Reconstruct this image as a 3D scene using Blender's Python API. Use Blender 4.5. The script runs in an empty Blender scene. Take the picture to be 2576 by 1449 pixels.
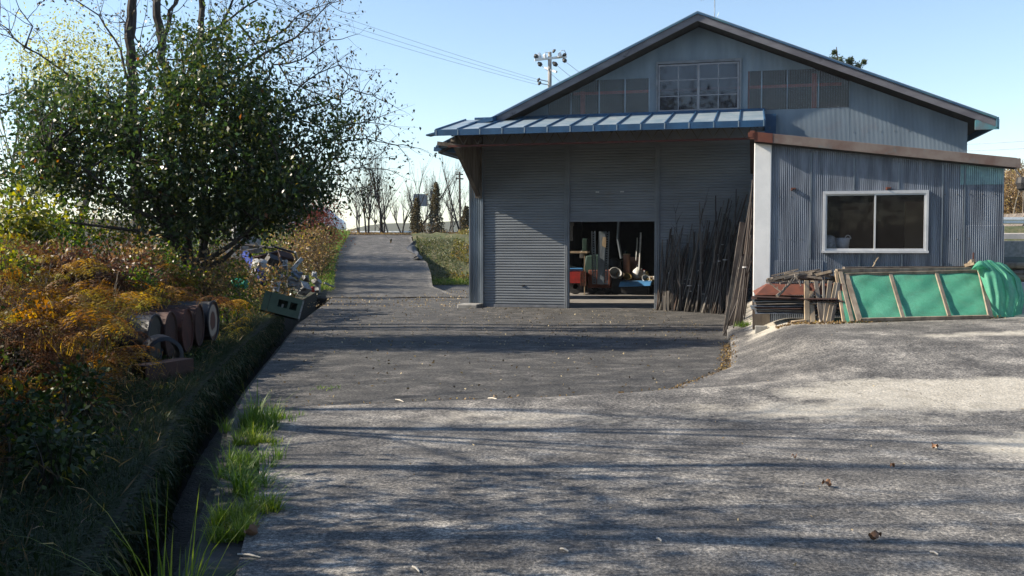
import bpy, math, random
import numpy as np
R = math.radians
rnd = random.Random(7)
npr = np.random.default_rng(7)
S = bpy.context.scene
COL = S.collection

# ------------------------------------------------------------------ camera
FPX = 2450.0                     # focal length for a 2576 px wide frame
EYE = 1.6
PITCH = math.atan((724.5 - 620) / FPX)
cd = bpy.data.cameras.new('camera'); cam = bpy.data.objects.new('camera', cd); COL.objects.link(cam)
cam.location = (0, 0, EYE); cam.rotation_euler = (R(90) - PITCH, 0, 0)
cd.sensor_width = 36; cd.lens = FPX / 2576 * 36; cd.clip_start = .05; cd.clip_end = 3000
S.camera = cam
# ------------------------------------------------------------------ sky and sun
SUN_EL = 31.5; SUN_A = 3.5       # the sun stands to the left and slightly beyond the building line
W = bpy.data.worlds.new('World'); S.world = W; W.use_nodes = True
nt = W.node_tree
sky = nt.nodes.new('ShaderNodeTexSky'); sky.sky_type = 'NISHITA'; sky.sun_disc = False
sky.sun_elevation = R(SUN_EL); sky.sun_rotation = R(-90 + SUN_A)
sky.air_density = 1.0; sky.dust_density = 0.3; sky.ozone_density = 1.6
bg = nt.nodes['Background']; bg.inputs['Strength'].default_value = 0.108
nt.links.new(sky.outputs[0], bg.inputs[0])
sl = bpy.data.lights.new('sun', 'SUN'); so = bpy.data.objects.new('sun', sl); COL.objects.link(so)
sl.energy = 5.0; sl.angle = R(.5); sl.color = (1.0, .89, .73)
_sd = (-math.cos(R(SUN_A)) * math.cos(R(SUN_EL)), math.sin(R(SUN_A)) * math.cos(R(SUN_EL)), math.sin(R(SUN_EL)))
from mathutils import Vector, Matrix
so.rotation_euler = Vector(_sd).to_track_quat('Z', 'Y').to_euler()
S.view_settings.view_transform = 'Standard'; S.view_settings.look = 'None'
S.view_settings.exposure = 1.0; S.view_settings.gamma = 1.0
S.render.engine = 'CYCLES'
S.cycles.max_bounces = 6; S.cycles.transparent_max_bounces = 12
S.cycles.use_denoising = True

# ------------------------------------------------------------------ geometry of the view
def ray(px, py):
    x = (px - 1288) / FPX; u = -(py - 724.5) / FPX
    return (x, math.cos(PITCH) + u * math.sin(PITCH), -math.sin(PITCH) + u * math.cos(PITCH))
def at(px, py, Y):
    r = ray(px, py); s = Y / r[1]; return Vector((r[0] * s, Y, EYE + r[2] * s))
YAW = R(13.8)
MA = (2.83, 27.5); AA = (4.23, 17.0)
def mw(x, y, z): return Vector((MA[0] + x * math.cos(YAW) + y * math.sin(YAW), MA[1] - x * math.sin(YAW) + y * math.cos(YAW), z))
def aw(x, y, z): return Vector((AA[0] + x * math.cos(YAW) + y * math.sin(YAW), AA[1] - x * math.sin(YAW) + y * math.cos(YAW), z))

# ------------------------------------------------------------------ object helpers
def tag(o, label=None, cat=None, group=None, kind=None):
    if label: o['label'] = label
    if cat: o['category'] = cat
    if group: o['group'] = group
    if kind: o['kind'] = kind
    return o
def thing(name, label, cat, loc=(0, 0, 0), rotz=0, group=None):
    o = bpy.data.objects.new(name, None); COL.objects.link(o)
    o.location = loc; o.rotation_euler = (0, 0, rotz); o.empty_display_size = .1
    return tag(o, label, cat, group)
class MB:
    def __init__(s): s.v = []; s.f = []; s.smooth = False; s.t = []
    def quad(s, a, b, c, d):
        i = len(s.v); s.v += [tuple(a), tuple(b), tuple(c), tuple(d)]; s.f.append((i, i+1, i+2, i+3)); return s
    def hexa(s, P):
        i = len(s.v); s.v += [tuple(p) for p in P]
        for q in ((0,3,2,1),(4,5,6,7),(0,1,5,4),(1,2,6,5),(2,3,7,6),(3,0,4,7)): s.f.append(tuple(i+k for k in q))
        return s
    def box(s, x0, x1, y0, y1, z0, z1):
        return s.hexa([(x0,y0,z0),(x1,y0,z0),(x1,y1,z0),(x0,y1,z0),(x0,y0,z1),(x1,y0,z1),(x1,y1,z1),(x0,y1,z1)])
    def beam(s, a, b, w, h, up=(0,0,1), taper=1.0):
        a = Vector(a); b = Vector(b); d = (b-a).normalized(); up = Vector(up)
        if abs(d.dot(up)) > .98: up = Vector((1,0,0))
        x = d.cross(up).normalized(); y = x.cross(d).normalized()
        P = []
        for c, k in ((a,1),(b,taper)):
            for sx, sy in ((-1,-1),(1,-1),(1,1),(-1,1)): P.append(c + x*(sx*w*k/2) + y*(sy*h*k/2))
        return s.hexa(P)
    def tube(s, pts, rad, n=6, cap=True):
        pts = [Vector(p) for p in pts]; m = len(pts)
        if not hasattr(rad, '__len__'): rad = [rad]*m
        i0 = len(s.v); ref = None
        for k, p in enumerate(pts):
            d = (pts[min(k+1,m-1)] - pts[max(k-1,0)])
            if d.length < 1e-7: d = Vector((0,0,1))
            d.normalize()
            if ref is None:
                ref = d.cross(Vector((0,0,1)) if abs(d.z) < .9 else Vector((1,0,0))).normalized()
            x = (ref - d*ref.dot(d))
            x = x.normalized() if x.length > 1e-5 else d.orthogonal().normalized()
            ref = x; y = d.cross(x)
            for j in range(n):
                a = 2*math.pi*j/n
                s.v.append(tuple(p + x*(math.cos(a)*rad[k]) + y*(math.sin(a)*rad[k])))
        for k in range(m-1):
            for j in range(n):
                a = i0+k*n+j; b = i0+k*n+(j+1) % n
                s.f.append((a, b, b+n, a+n))
        if cap:
            s.f.append(tuple(i0+j for j in range(n))[::-1]); s.f.append(tuple(i0+(m-1)*n+j for j in range(n)))
        return s
    def lathe(s, prof, n=20, axis='z', c=(0,0,0)):
        i0 = len(s.v); m = len(prof)
        for r, h in prof:
            for j in range(n):
                a = 2*math.pi*j/n; p = (r*math.cos(a), r*math.sin(a), h)
                if axis == 'x': p = (p[2], p[0], p[1])
                if axis == 'y': p = (p[1], p[2], p[0])
                s.v.append((p[0]+c[0], p[1]+c[1], p[2]+c[2]))
        for k in range(m-1):
            for j in range(n):
                a = i0+k*n+j; b = i0+k*n+(j+1) % n
                s.f.append((a, b, b+n, a+n))
        return s
    def grid(s, fn, us, vs):
        i0 = len(s.v); n = len(vs)
        for u in us:
            for v in vs: s.v.append(tuple(fn(u, v)))
        for a in range(len(us)-1):
            for b in range(n-1):
                k = i0+a*n+b; s.f.append((k, k+1, k+n+1, k+n))
        return s
def mesh_from(name, mb, m=None):
    me = bpy.data.meshes.new(name); me.from_pydata(mb.v, [], mb.f); me.validate(clean_customdata=False)
    if m: me.materials.append(m)
    if mb.smooth: me.polygons.foreach_set('use_smooth', [True]*len(me.polygons))
    me.update(); return me
def obj(name, mb, m, parent=None, smooth=None, bevel=0, loc=None, rotz=None, rot=None):
    if smooth is not None: mb.smooth = smooth
    me = mb if isinstance(mb, bpy.types.Mesh) else mesh_from(name, mb, m)
    o = bpy.data.objects.new(name, me); COL.objects.link(o)
    if parent: o.parent = parent
    if loc: o.location = loc
    if rotz is not None: o.rotation_euler = (0, 0, rotz)
    if rot is not None: o.rotation_euler = rot
    if bevel:
        b = o.modifiers.new('b', 'BEVEL'); b.width = bevel; b.segments = 2; b.limit_method = 'ANGLE'
    return o
def dup(root, loc=None, rotz=None, label=None, group=None, scale=None):
    def cp(o, par):
        c = o.copy(); COL.objects.link(c)
        if par: c.parent = par
        for ch in kids.get(o.name, []): cp(ch, c)
        return c
    kids = {}
    for ch in root.children: kids.setdefault(root.name, []).append(ch)
    for ch in root.children:
        for g in ch.children: kids.setdefault(ch.name, []).append(g)
    r = cp(root, None)
    if loc is not None: r.location = loc
    if rotz is not None: r.rotation_euler = (r.rotation_euler[0], r.rotation_euler[1], rotz)
    if label: r['label'] = label
    if group: r['group'] = group
    if scale: r.scale = (scale,)*3 if not hasattr(scale, '__len__') else scale
    return r
def np_mesh(name, V, F, m, tint=None, smooth=False):
    """V (n,3) float, F (k,4) or (k,3) int, tint per vertex"""
    me = bpy.data.meshes.new(name); k = F.shape[1]
    me.vertices.add(len(V)); me.vertices.foreach_set('co', V.astype(np.float32).ravel())
    me.loops.add(F.size); me.loops.foreach_set('vertex_index', F.astype(np.int32).ravel())
    me.polygons.add(len(F)); me.polygons.foreach_set('loop_start', np.arange(0, F.size, k, dtype=np.int32))
    me.polygons.foreach_set('loop_total', np.full(len(F), k, dtype=np.int32))
    if smooth: me.polygons.foreach_set('use_smooth', np.ones(len(F), dtype=bool))
    me.update(calc_edges=True)
    if tint is not None:
        a = me.attributes.new('tint', 'FLOAT', 'POINT'); a.data.foreach_set('value', tint.astype(np.float32))
    if m: me.materials.append(m)
    return me

# ------------------------------------------------------------------ materials
def newmat(name):
    m = bpy.data.materials.new(name); m.use_nodes = True
    return m, m.node_tree, m.node_tree.nodes['Principled BSDF'], m.node_tree.nodes['Material Output']
def noise(nt, scale, detail=4, rough=.55, stretch=(1,1,1), coord='Object', dist=0.0, off=(0,0,0)):
    tc = nt.nodes.new('ShaderNodeTexCoord'); mp = nt.nodes.new('ShaderNodeMapping')
    mp.inputs['Scale'].default_value = stretch; mp.inputs['Location'].default_value = off
    nt.links.new(tc.outputs[coord], mp.inputs[0])
    n = nt.nodes.new('ShaderNodeTexNoise'); n.inputs['Scale'].default_value = scale
    n.inputs['Detail'].default_value = detail; n.inputs['Roughness'].default_value = rough; n.inputs['Distortion'].default_value = dist
    nt.links.new(mp.outputs[0], n.inputs['Vector'])
    return n.outputs['Fac']
def ramp(nt, fac, stops, interp='LINEAR'):
    r = nt.nodes.new('ShaderNodeValToRGB'); r.color_ramp.interpolation = interp
    e = r.color_ramp.elements
    while len(e) < len(stops): e.new(.5)
    for k, (p, c) in enumerate(stops):
        e[k].position = p; e[k].color = (*c, 1) if len(c) == 3 else c
    nt.links.new(fac, r.inputs[0]); return r.outputs[0]
def mixc(nt, fac, a, b, mode='MIX'):
    x = nt.nodes.new('ShaderNodeMix'); x.data_type = 'RGBA'; x.blend_type = mode
    for s, v in ((0, fac), (6, a), (7, b)):
        if hasattr(v, 'links') or isinstance(v, bpy.types.NodeSocket): nt.links.new(v, x.inputs[s])
        else: x.inputs[s].default_value = v if s == 0 else ((*v, 1) if len(v) == 3 else v)
    return x.outputs[2]
def bump(nt, b, fac, strength=.3, dist=.01):
    n = nt.nodes.new('ShaderNodeBump'); n.inputs['Strength'].default_value = strength; n.inputs['Distance'].default_value = dist
    nt.links.new(fac, n.inputs['Height']); nt.links.new(n.outputs[0], b.inputs['Normal'])
def mat(name, c1, c2=None, scale=6, rough=.7, metal=0, bmp=0, bscale=60, bdist=.01, stretch=(1,1,1), lo=.38, hi=.62, c3=None, s3=3, lo3=.58, hi3=.66, spec=.4, st3=(1,1,1)):
    m, nt, b, o = newmat(name)
    b.inputs['Roughness'].default_value = rough; b.inputs['Metallic'].default_value = metal
    b.inputs['Specular IOR Level'].default_value = spec
    if c2 is None: c2 = tuple(x*.78 for x in c1)
    c = ramp(nt, noise(nt, scale, 6, .6, stretch), [(lo, c1), (hi, c2)])
    if c3:
        f = ramp(nt, noise(nt, s3, 5, .65, st3, off=(3,7,1)), [(lo3, (0,0,0)), (hi3, (1,1,1))])
        c = mixc(nt, f, c, c3)
    nt.links.new(c, b.inputs['Base Color'])
    if bmp: bump(nt, b, noise(nt, bscale, 4, .6, stretch), bmp, bdist)
    return m
def leafmat(name, stops, trans=.35, rough=.45, spec=.45):
    m, nt, b, o = newmat(name)
    a = nt.nodes.new('ShaderNodeAttribute'); a.attribute_name = 'tint'
    c = ramp(nt, a.outputs['Fac'], stops)
    nt.links.new(c, b.inputs['Base Color']); b.inputs['Roughness'].default_value = rough
    b.inputs['Specular IOR Level'].default_value = spec
    t = nt.nodes.new('ShaderNodeBsdfTranslucent')
    h = nt.nodes.new('ShaderNodeHueSaturation'); h.inputs['Saturation'].default_value = 1.15; h.inputs['Value'].default_value = 1.6
    nt.links.new(c, h.inputs['Color']); nt.links.new(h.outputs[0], t.inputs[0])
    x = nt.nodes.new('ShaderNodeMixShader'); x.inputs[0].default_value = trans
    nt.links.new(b.outputs[0], x.inputs[1]); nt.links.new(t.outputs[0], x.inputs[2]); nt.links.new(x.outputs[0], o.inputs[0])
    return m
M = {}
M['bark'] = mat('bark', (.028,.023,.020), (.065,.055,.047), 14, .9, bmp=.5, bscale=40, stretch=(1,1,.25))
M['pale_bark'] = mat('pale_bark', (.20,.18,.15), (.11,.095,.08), 9, .9, stretch=(1,1,.3))
M['wood'] = mat('old_wood', (.30,.25,.19), (.17,.135,.10), 7, .85, bmp=.3, bscale=30, stretch=(1,1,.15))
M['dark_wood'] = mat('dark_wood', (.075,.06,.05), (.17,.145,.12), 5, .85, stretch=(1,1,.2))
M['cut_wood'] = mat('cut_wood', (.42,.33,.22), (.24,.18,.12), 8, .85, stretch=(1,1,.15))
M['galv'] = mat('galvanised_sheet', (.28,.32,.36), (.18,.21,.24), 2.2, .40, metal=.65, stretch=(1,1,.35), c3=(.12,.17,.18), s3=1.3, lo3=.6, hi3=.75, spec=.5)
M['galv_old'] = mat('old_galvanised_sheet', (.20,.23,.28), (.095,.112,.145), 3.0, .42, metal=.35, stretch=(2.2,1,.25), c3=(.16,.12,.10), s3=2.6, lo3=.66, hi3=.8, spec=.5, bmp=.2, bscale=90, bdist=.003)
M['gable'] = mat('gable_sheet', (.20,.25,.295), (.145,.185,.225), 1.1, .5, metal=.2, stretch=(1.5,1,.4), c3=(.16,.15,.17), s3=.9, lo3=.6, hi3=.85)
M['shutter'] = mat('shutter_paint', (.22,.24,.258), (.17,.185,.20), 1.2, .5, metal=.15, stretch=(.4,1,2), c3=(.20,.19,.17), s3=1.6, lo3=.6, hi3=.8)
M['blue'] = mat('blue_paint', (.022,.085,.18), (.016,.06,.13), 2.5, .5, c3=(.08,.11,.13), s3=5, lo3=.62, hi3=.72)
M['canopy_top'] = mat('weathered_blue_sheet', (.26,.32,.36), (.17,.24,.29), 1.8, .45, c3=(.33,.36,.38), s3=3, lo3=.5, hi3=.7, metal=.1)
M['fascia'] = mat('rake_board', (.11,.105,.12), (.17,.165,.18), 2.2, .75, stretch=(.6,1,1.5), c3=(.05,.05,.055), s3=2.1, lo3=.63, hi3=.7)
M['rust'] = mat('rusty_fascia', (.14,.095,.08), (.20,.165,.145), 3, .8, c3=(.13,.15,.15), s3=2.2, lo3=.56, hi3=.66, bmp=.2)
M['red_rust'] = mat('red_rust', (.17,.055,.033), (.11,.04,.028), 6, .8)
M['rust_drum'] = mat('rusty_drum', (.05,.021,.016), (.03,.016,.013), 5, .8, c3=(.07,.05,.04), s3=7, lo3=.6, hi3=.7, bmp=.3)
M['stucco'] = mat('white_stucco', (.80,.80,.78), (.73,.735,.72), 4, .9, bmp=.22, bscale=38, bdist=.01)
M['alu'] = mat('aluminium_frame', (.62,.63,.64), (.52,.53,.55), 4, .4, metal=.3)
M['grey_frame'] = mat('grey_frame', (.20,.21,.23), (.13,.14,.155), 4, .6)
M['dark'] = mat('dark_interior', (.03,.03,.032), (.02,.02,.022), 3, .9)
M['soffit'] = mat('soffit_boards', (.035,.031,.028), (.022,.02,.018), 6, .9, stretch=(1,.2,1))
M['red_steel'] = mat('red_oxide_steel', (.10,.022,.014), (.07,.02,.014), 8, .7)
M['floor'] = mat('shed_floor', (.23,.215,.195), (.16,.15,.14), 2.5, .85)
M['conc_block'] = mat('concrete_block', (.30,.29,.27), (.20,.195,.18), 6, .9, bmp=.3)
M['black'] = mat('black_rubber', (.02,.021,.024), (.03,.03,.033), 6, .6)
M['navy'] = mat('dark_blue_pipe', (.008,.011,.02), (.014,.017,.025), 6, .6)
M['drum_red'] = mat('drum_red', (.065,.02,.014), (.04,.016,.012), 6, .85, c3=(.10,.07,.05), s3=5, lo3=.6, hi3=.7)
M['drum_black'] = mat('drum_black', (.010,.011,.015), (.018,.019,.024), 3, .5)
M['green_net'] = mat('g', (.02,.36,.24), (.03,.28,.20), 3, .6)
M['cab_green'] = mat('green_enamel', (.09,.14,.10), (.065,.10,.075), 3, .6, c3=(.09,.07,.05), s3=5, lo3=.62, hi3=.72)
M['teal'] = mat('teal_plastic', (.01,.30,.20), (.015,.22,.15), 4, .45)
M['pipe_blue'] = mat('blue_plastic', (.012,.035,.24), (.01,.025,.16), 5, .4)
M['white'] = mat('white_plastic', (.62,.63,.62), (.45,.46,.45), 6, .5, c3=(.20,.17,.13), s3=9, lo3=.6, hi3=.72)
M['lightblue'] = mat('light_blue', (.09,.30,.62), (.07,.24,.5), 4, .5)
M['red'] = mat('red_paint', (.38,.025,.02), (.22,.02,.018), 5, .5)
M['dkgreen'] = mat('dark_green', (.009,.036,.026), (.007,.028,.02), 5, .6)
M['card'] = mat('pink_card', (.38,.20,.14), (.30,.16,.12), 3, .8)
M['bin'] = mat('yellow_jar', (.35,.27,.10), (.25,.18,.07), 6, .4)
M['steel'] = mat('perforated_steel', (.22,.27,.32), (.14,.17,.21), 6, .35, metal=.6)
M['earth'] = mat('earth', (.025,.02,.015), (.045,.036,.026), 3, .95, bmp=.6, bscale=12, bdist=.05, c3=(.04,.055,.02), s3=1.2, lo3=.45, hi3=.6)
M['turf'] = mat('rough_turf', (.075,.085,.03), (.14,.12,.06), 1.6, .95, bmp=.7, bscale=9, bdist=.08, c3=(.05,.07,.02), s3=4, lo3=.45, hi3=.6)
M['ditch'] = mat('ditch_concrete', (.075,.07,.058), (.03,.028,.025), 5, .9, bmp=.5, c3=(.03,.04,.02), s3=2, lo3=.5, hi3=.6)
M['silt'] = mat('ditch_silt', (.012,.011,.010), (.03,.028,.027), 18, .35, bmp=.8, bscale=30, bdist=.03)
M['pole_conc'] = mat('pole_concrete', (.30,.29,.27), (.20,.195,.19), 3, .85)
M['insul'] = mat('insulator', (.75,.75,.75), (.7,.7,.7), 3, .3)
M['net_edge'] = mat('net_selvedge', (.10,.42,.22), (.08,.34,.2), 4, .7)
M['car'] = mat('white_car_paint', (.75,.76,.78), (.7,.71,.73), 1, .25)
M['glassdark'] = mat('dark_glass', (.02,.025,.03), (.02,.022,.026), 1, .08)
M['sign'] = mat('grey_sign_back', (.23,.27,.31), (.18,.21,.25), 3, .6)
M['guard'] = mat('white_guard_rail', (.72,.74,.74), (.62,.64,.64), 4, .45)

def glass(name, tint=(.9,.9,.92), refl=.12, dirt=.06, dirtc=(.3,.3,.32)):
    m, nt, b, o = newmat(name); nt.nodes.remove(b)
    t = nt.nodes.new('ShaderNodeBsdfTransparent'); t.inputs[0].default_value = (*tint, 1)
    g = nt.nodes.new('ShaderNodeBsdfGlossy'); g.inputs['Roughness'].default_value = .03
    d = nt.nodes.new('ShaderNodeBsdfDiffuse'); d.inputs[0].default_value = (*dirtc, 1)
    x = nt.nodes.new('ShaderNodeMixShader'); x.inputs[0].default_value = refl
    y = nt.nodes.new('ShaderNodeMixShader'); y.inputs[0].default_value = dirt
    nt.links.new(t.outputs[0], x.inputs[1]); nt.links.new(g.outputs[0], x.inputs[2])
    nt.links.new(x.outputs[0], y.inputs[1]); nt.links.new(d.outputs[0], y.inputs[2]); nt.links.new(y.outputs[0], o.inputs[0])
    return m
M['pane'] = glass('window_glass', (.85,.85,.86), .010, .035, (.25,.22,.2))
M['gable_pane'] = glass('gable_window_glass', (.5,.5,.58), .07, .07, (.17,.16,.24))
M['poly'] = glass('corrugated_plastic', (.62,.60,.64), .07, .10, (.30,.31,.36))
def netmat():
    m, nt, b, o = newmat('green_netting')
    t = nt.nodes.new('ShaderNodeBsdfTransparent'); t.inputs[0].default_value = (.5,.9,.75,1)
    c = ramp(nt, noise(nt, 3, 5, .6, (1,1,1), dist=.6), [(.3, (.09,.42,.27)), (.7, (.17,.58,.39))])
    c = mixc(nt, ramp(nt, noise(nt, 4, 7, .7, dist=1.0), [(.5, (0,0,0)), (.75, (.8,.8,.8))]), c, (.17,.42,.28))
    c = mixc(nt, ramp(nt, noise(nt, 1.6, 6, .7, (1,1,3)), [(.55, (0,0,0)), (.75, (.5,.5,.5))]), c, (.12,.26,.16))
    c = mixc(nt, .6, c, ramp(nt, noise(nt, 120, 2, .9, (1,1,1)), [(.4, (.6,.6,.6)), (.6, (1.3,1.3,1.3))]), 'MULTIPLY')
    bump(nt, b, noise(nt, 3, 4, .5, (1,1,.5)), .2, .04)
    nt.links.new(c, b.inputs['Base Color']); b.inputs['Roughness'].default_value = .6
    tr = nt.nodes.new('ShaderNodeBsdfTranslucent'); nt.links.new(c, tr.inputs[0])
    x = nt.nodes.new('ShaderNodeMixShader'); x.inputs[0].default_value = .35
    y = nt.nodes.new('ShaderNodeMixShader'); y.inputs[0].default_value = .18
    nt.links.new(b.outputs[0], x.inputs[1]); nt.links.new(tr.outputs[0], x.inputs[2])
    nt.links.new(x.outputs[0], y.inputs[1]); nt.links.new(t.outputs[0], y.inputs[2]); nt.links.new(y.outputs[0], o.inputs[0])
    return m
M['net'] = netmat()
def slabmat():
    m, nt, b, o = newmat('stained_concrete')
    big = noise(nt, .42, 5, .6, (1,1,1))
    mid = noise(nt, 1.7, 10, .74, (1,1,1))
    fine = noise(nt, 38, 4, .62); grit = noise(nt, 120, 3, .7)
    c = ramp(nt, mid, [(.36, (.080,.078,.076)), (.46, (.125,.121,.115)), (.55, (.20,.192,.178)), (.66, (.35,.332,.30))])
    dark = ramp(nt, big, [(.36, (1,1,1)), (.55, (0,0,0))])
    c = mixc(nt, dark, c, mixc(nt, .55, c, (.06,.059,.06)))
    sp = ramp(nt, fine, [(.36, (.42,.42,.43)), (.46, (.80,.80,.80)), (.54, (1.08,1.06,1.04)), (.64, (1.8,1.75,1.68))])
    gr = ramp(nt, grit, [(.36, (.5,.5,.5)), (.5, (1,1,1)), (.64, (1.55,1.52,1.5))])
    sp2 = mixc(nt, 1.0, sp, gr, 'MULTIPLY')
    c = mixc(nt, 1.0, c, sp2, 'MULTIPLY')
    a = nt.nodes.new('ShaderNodeAttribute'); a.attribute_name = 'tint'
    f = nt.nodes.new('ShaderNodeMath'); f.operation = 'ADD'
    mn = noise(nt, 2.0, 8, .7, dist=.5); mm = nt.nodes.new('ShaderNodeMath'); mm.operation = 'MULTIPLY_ADD'
    mm.inputs[1].default_value = 1.0; mm.inputs[2].default_value = -.5; nt.links.new(mn, mm.inputs[0])
    nt.links.new(a.outputs['Fac'], f.inputs[0]); nt.links.new(mm.outputs[0], f.inputs[1])
    clean = ramp(nt, f.outputs[0], [(.34, (0,0,0)), (.58, (1,1,1))])
    cc = mixc(nt, .4, ramp(nt, noise(nt, 5, 8, .7), [(.35, (.34,.315,.265)), (.6, (.45,.42,.36))]), sp, 'MULTIPLY')
    c = mixc(nt, clean, c, cc)
    # faint tyre scuffs and hairline cracks
    tc = nt.nodes.new('ShaderNodeTexCoord'); vo = nt.nodes.new('ShaderNodeTexVoronoi'); vo.feature = 'DISTANCE_TO_EDGE'; vo.inputs['Scale'].default_value = .42
    wv = nt.nodes.new('ShaderNodeVectorMath'); wv.operation = 'MULTIPLY_ADD'; nn = nt.nodes.new('ShaderNodeTexNoise'); nn.inputs['Scale'].default_value = 2.2; nn.inputs['Detail'].default_value = 6
    nt.links.new(tc.outputs['Object'], nn.inputs['Vector']); nt.links.new(nn.outputs['Color'], wv.inputs[0]); wv.inputs[1].default_value = (.9,.9,.9); nt.links.new(tc.outputs['Object'], wv.inputs[2]); nt.links.new(wv.outputs[0], vo.inputs['Vector'])
    ck = ramp(nt, vo.outputs['Distance'], [(.0, (.35,.35,.35)), (.0035, (1,1,1))])
    c = mixc(nt, .8, c, ck, 'MULTIPLY')
    nt.links.new(c, b.inputs['Base Color']); b.inputs['Roughness'].default_value = .85
    b.inputs['Specular IOR Level'].default_value = .25
    bump(nt, b, fine, .6, .02)
    return m
M['slab'] = slabmat()
def asphalt(name, k=1.0):
    m, nt, b, o = newmat(name)
    c = ramp(nt, noise(nt, 2.2, 7, .68, (1,1.2,1), dist=.3), [(.35, (.050*k,.050*k,.051*k)), (.52, (.085*k,.083*k,.080*k)), (.7, (.17*k,.16*k,.15*k))])
    sp = ramp(nt, noise(nt, 30, 8, .82), [(.38, (.30,.30,.31)), (.50, (1,1,1)), (.62, (2.3,2.25,2.15))])
    c = mixc(nt, 1.0, c, sp, 'MULTIPLY')
    nt.links.new(c, b.inputs['Base Color']); b.inputs['Roughness'].default_value = .85; b.inputs['Specular IOR Level'].default_value = .25
    bump(nt, b, noise(nt, 34, 8, .8), .7, .025)
    return m
M['asphalt'] = asphalt('asphalt', .82)
M['ramp'] = asphalt('ramp_paving', .95)

# ------------------------------------------------------------------ ground
def ss(x): x = np.clip(x, 0, 1); return x*x*(3-2*x)
LIP = np.array([(-8,.4),(0,-.62),(4.7,-1.62),(6.8,-2.05),(8.5,-2.5),(10.6,-2.95),(14,-3.55),(22,-4.85),(30,-5.75),(34,-6.25),(38,-6.9),(43,-7.8),(50,-8.8),(59,-9.8),(70,-11)])
def lip(Y): return np.interp(Y, LIP[:,0], LIP[:,1])
EDGE = np.array([(9.7,-2.6),(9.75,-2.3),(9.95,-1.17),(10.3,.05),(10.56,1.17),(11,1.85),(12,2.4),(12.9,2.9),(15,3.4),(16.5,3.72),(19,4.2),(28,6.5)])
def edge(Y): return np.where(np.asarray(Y) < 9.7, lip(Y)+.27, np.interp(Y, EDGE[:,0], EDGE[:,1]))
def wob(x, y, k=1.0, s=0.0): return np.sin(x*1.7*k+s)*np.cos(y*1.3*k+s*2)+.5*np.sin(x*3.9*k+y*2.7*k+s*3)
def zasph(x, y):
    return -.055 - .105*ss((y-9.5)/9) + .035*ss((x-1.6)/2)*ss((y-10)/3)*(1-ss((y-19)/4)) + .006*wob(x, y, .8)
def zslab(x, y):
    w = 2.4 - 1.35*ss((y-10.5)/4)
    r = .33*ss((x-edge(np.maximum(y, 9.75)))/w)*ss((y-8.3)/5) + .035*np.maximum(x-5, 0)*ss((y-8)/6)
    return -.008*ss((y-7)/3) + .045*ss((x-edge(np.maximum(y, 9.75))+.02)/.12)*ss((y-11.5)/2) + r + .007*wob(x, y, .45, 1.0)*ss((y-3)/4)
RZ = np.array([(32,-.16),(36,-.12),(38,.03),(43,.52),(50,1.2),(59,2.15),(62,2.38),(70,2.4)])
def zramp(y): return np.interp(y, RZ[:,0], RZ[:,1])
def zbank(x, y):
    s = lip(y) - .5 - x
    near = .06 + .95*ss((s-.3)/3.6)*(0.55+.45*ss((y-6)/5)) + .035*s + .05*wob(x, y, 1.3, 2)*ss(s)
    far = zramp(y) + .15 + .5*ss(s/2.5) + .02*s
    t = ss((y-31)/6)
    return near*(1-t) + far*t
def gz(x, y):
    if x < float(lip(y)) - .25: return float(zbank(x, y))
    if y < 9.7 or x > float(edge(y)): return float(zslab(x, y))
    return float(zasph(x, y))
def sheet(name, xs_of, ys, zf, m, kind='structure', skirt=None, tint=None, label=None):
    V = []; n = None
    for y in ys:
        xs = xs_of(y); n = len(xs); z = zf(xs, np.full(n, y))
        V.append(np.stack([xs, np.full(n, y), z], 1))
    k = len(ys); V = np.concatenate(V)
    i = np.arange(k*n).reshape(k, n)
    F = np.stack([i[:-1,:-1], i[:-1,1:], i[1:,1:], i[1:,:-1]], -1).reshape(-1, 4)
    if skirt:
        for idx in skirt(i):
            j0 = len(V); dn = V[idx].copy(); dn[:,2] -= .12; V = np.concatenate([V, dn]); jj = np.arange(j0, j0+len(idx))
            F = np.concatenate([F, np.stack([idx[:-1], idx[1:], jj[1:], jj[:-1]], 1)])
    tt = tint(V) if tint is not None else None
    me = np_mesh(name, V, F, m, tt, smooth=False); me.polygons.foreach_set('use_smooth', np.ones(len(F), dtype=bool))
    o = obj(name, me, None); tag(o, kind=kind); return o
def geomspace_to(a, b, n, p=2.0): return a + (b-a)*np.linspace(0, 1, n)**p
def clean_tint(V):
    x, y = V[:,0], V[:,1]; t = np.zeros(len(V))
    def blob(cx, cy, rx, ry, w=1.0):
        return w*np.clip(1.25-np.sqrt(((x-cx)/rx)**2+((y-cy)/ry)**2), 0, 1)
    t = np.maximum(t, blob(5.0, 10.0, 2.5, .8, 1.2)); t = np.maximum(t, blob(6.5, 13.2, 2.2, .5, .55))
    t = np.maximum(t, blob(4.9, 7.7, 1.45, .85, 1.15))
    t = np.maximum(t, blob(1.9, 10.4, 1.6, .4, .42)); t = np.maximum(t, blob(2.9, 9.3, 2.6, 1.0, .5)); t = np.maximum(t, blob(.2, 8.9, 2.4, .7, .45)); t = np.maximum(t, .60*ss((y-14.7)/1.0)*ss((x-edge(np.maximum(y,9.75)))/.5))
    return t
ys = np.concatenate([np.arange(-3, 9.6, .2), np.arange(9.6, 12, .06), np.arange(12, 30, .3)])
sheet('concrete_slab', lambda y: np.concatenate([geomspace_to(float(edge(y)), float(edge(y))+4, 40, 1.5), np.linspace(float(edge(y))+4.2, 26, 40)]),
      ys, zslab, M['slab'], skirt=lambda i: [i[:,0]], tint=clean_tint)
sheet('ditch_kerb', lambda y: np.linspace(float(lip(y)), float(edge(y))+.02, 5), np.arange(-3, 9.95, .2),
      lambda x, y: -.035 + .015*wob(x*4, y*4), M['ditch'])
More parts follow.
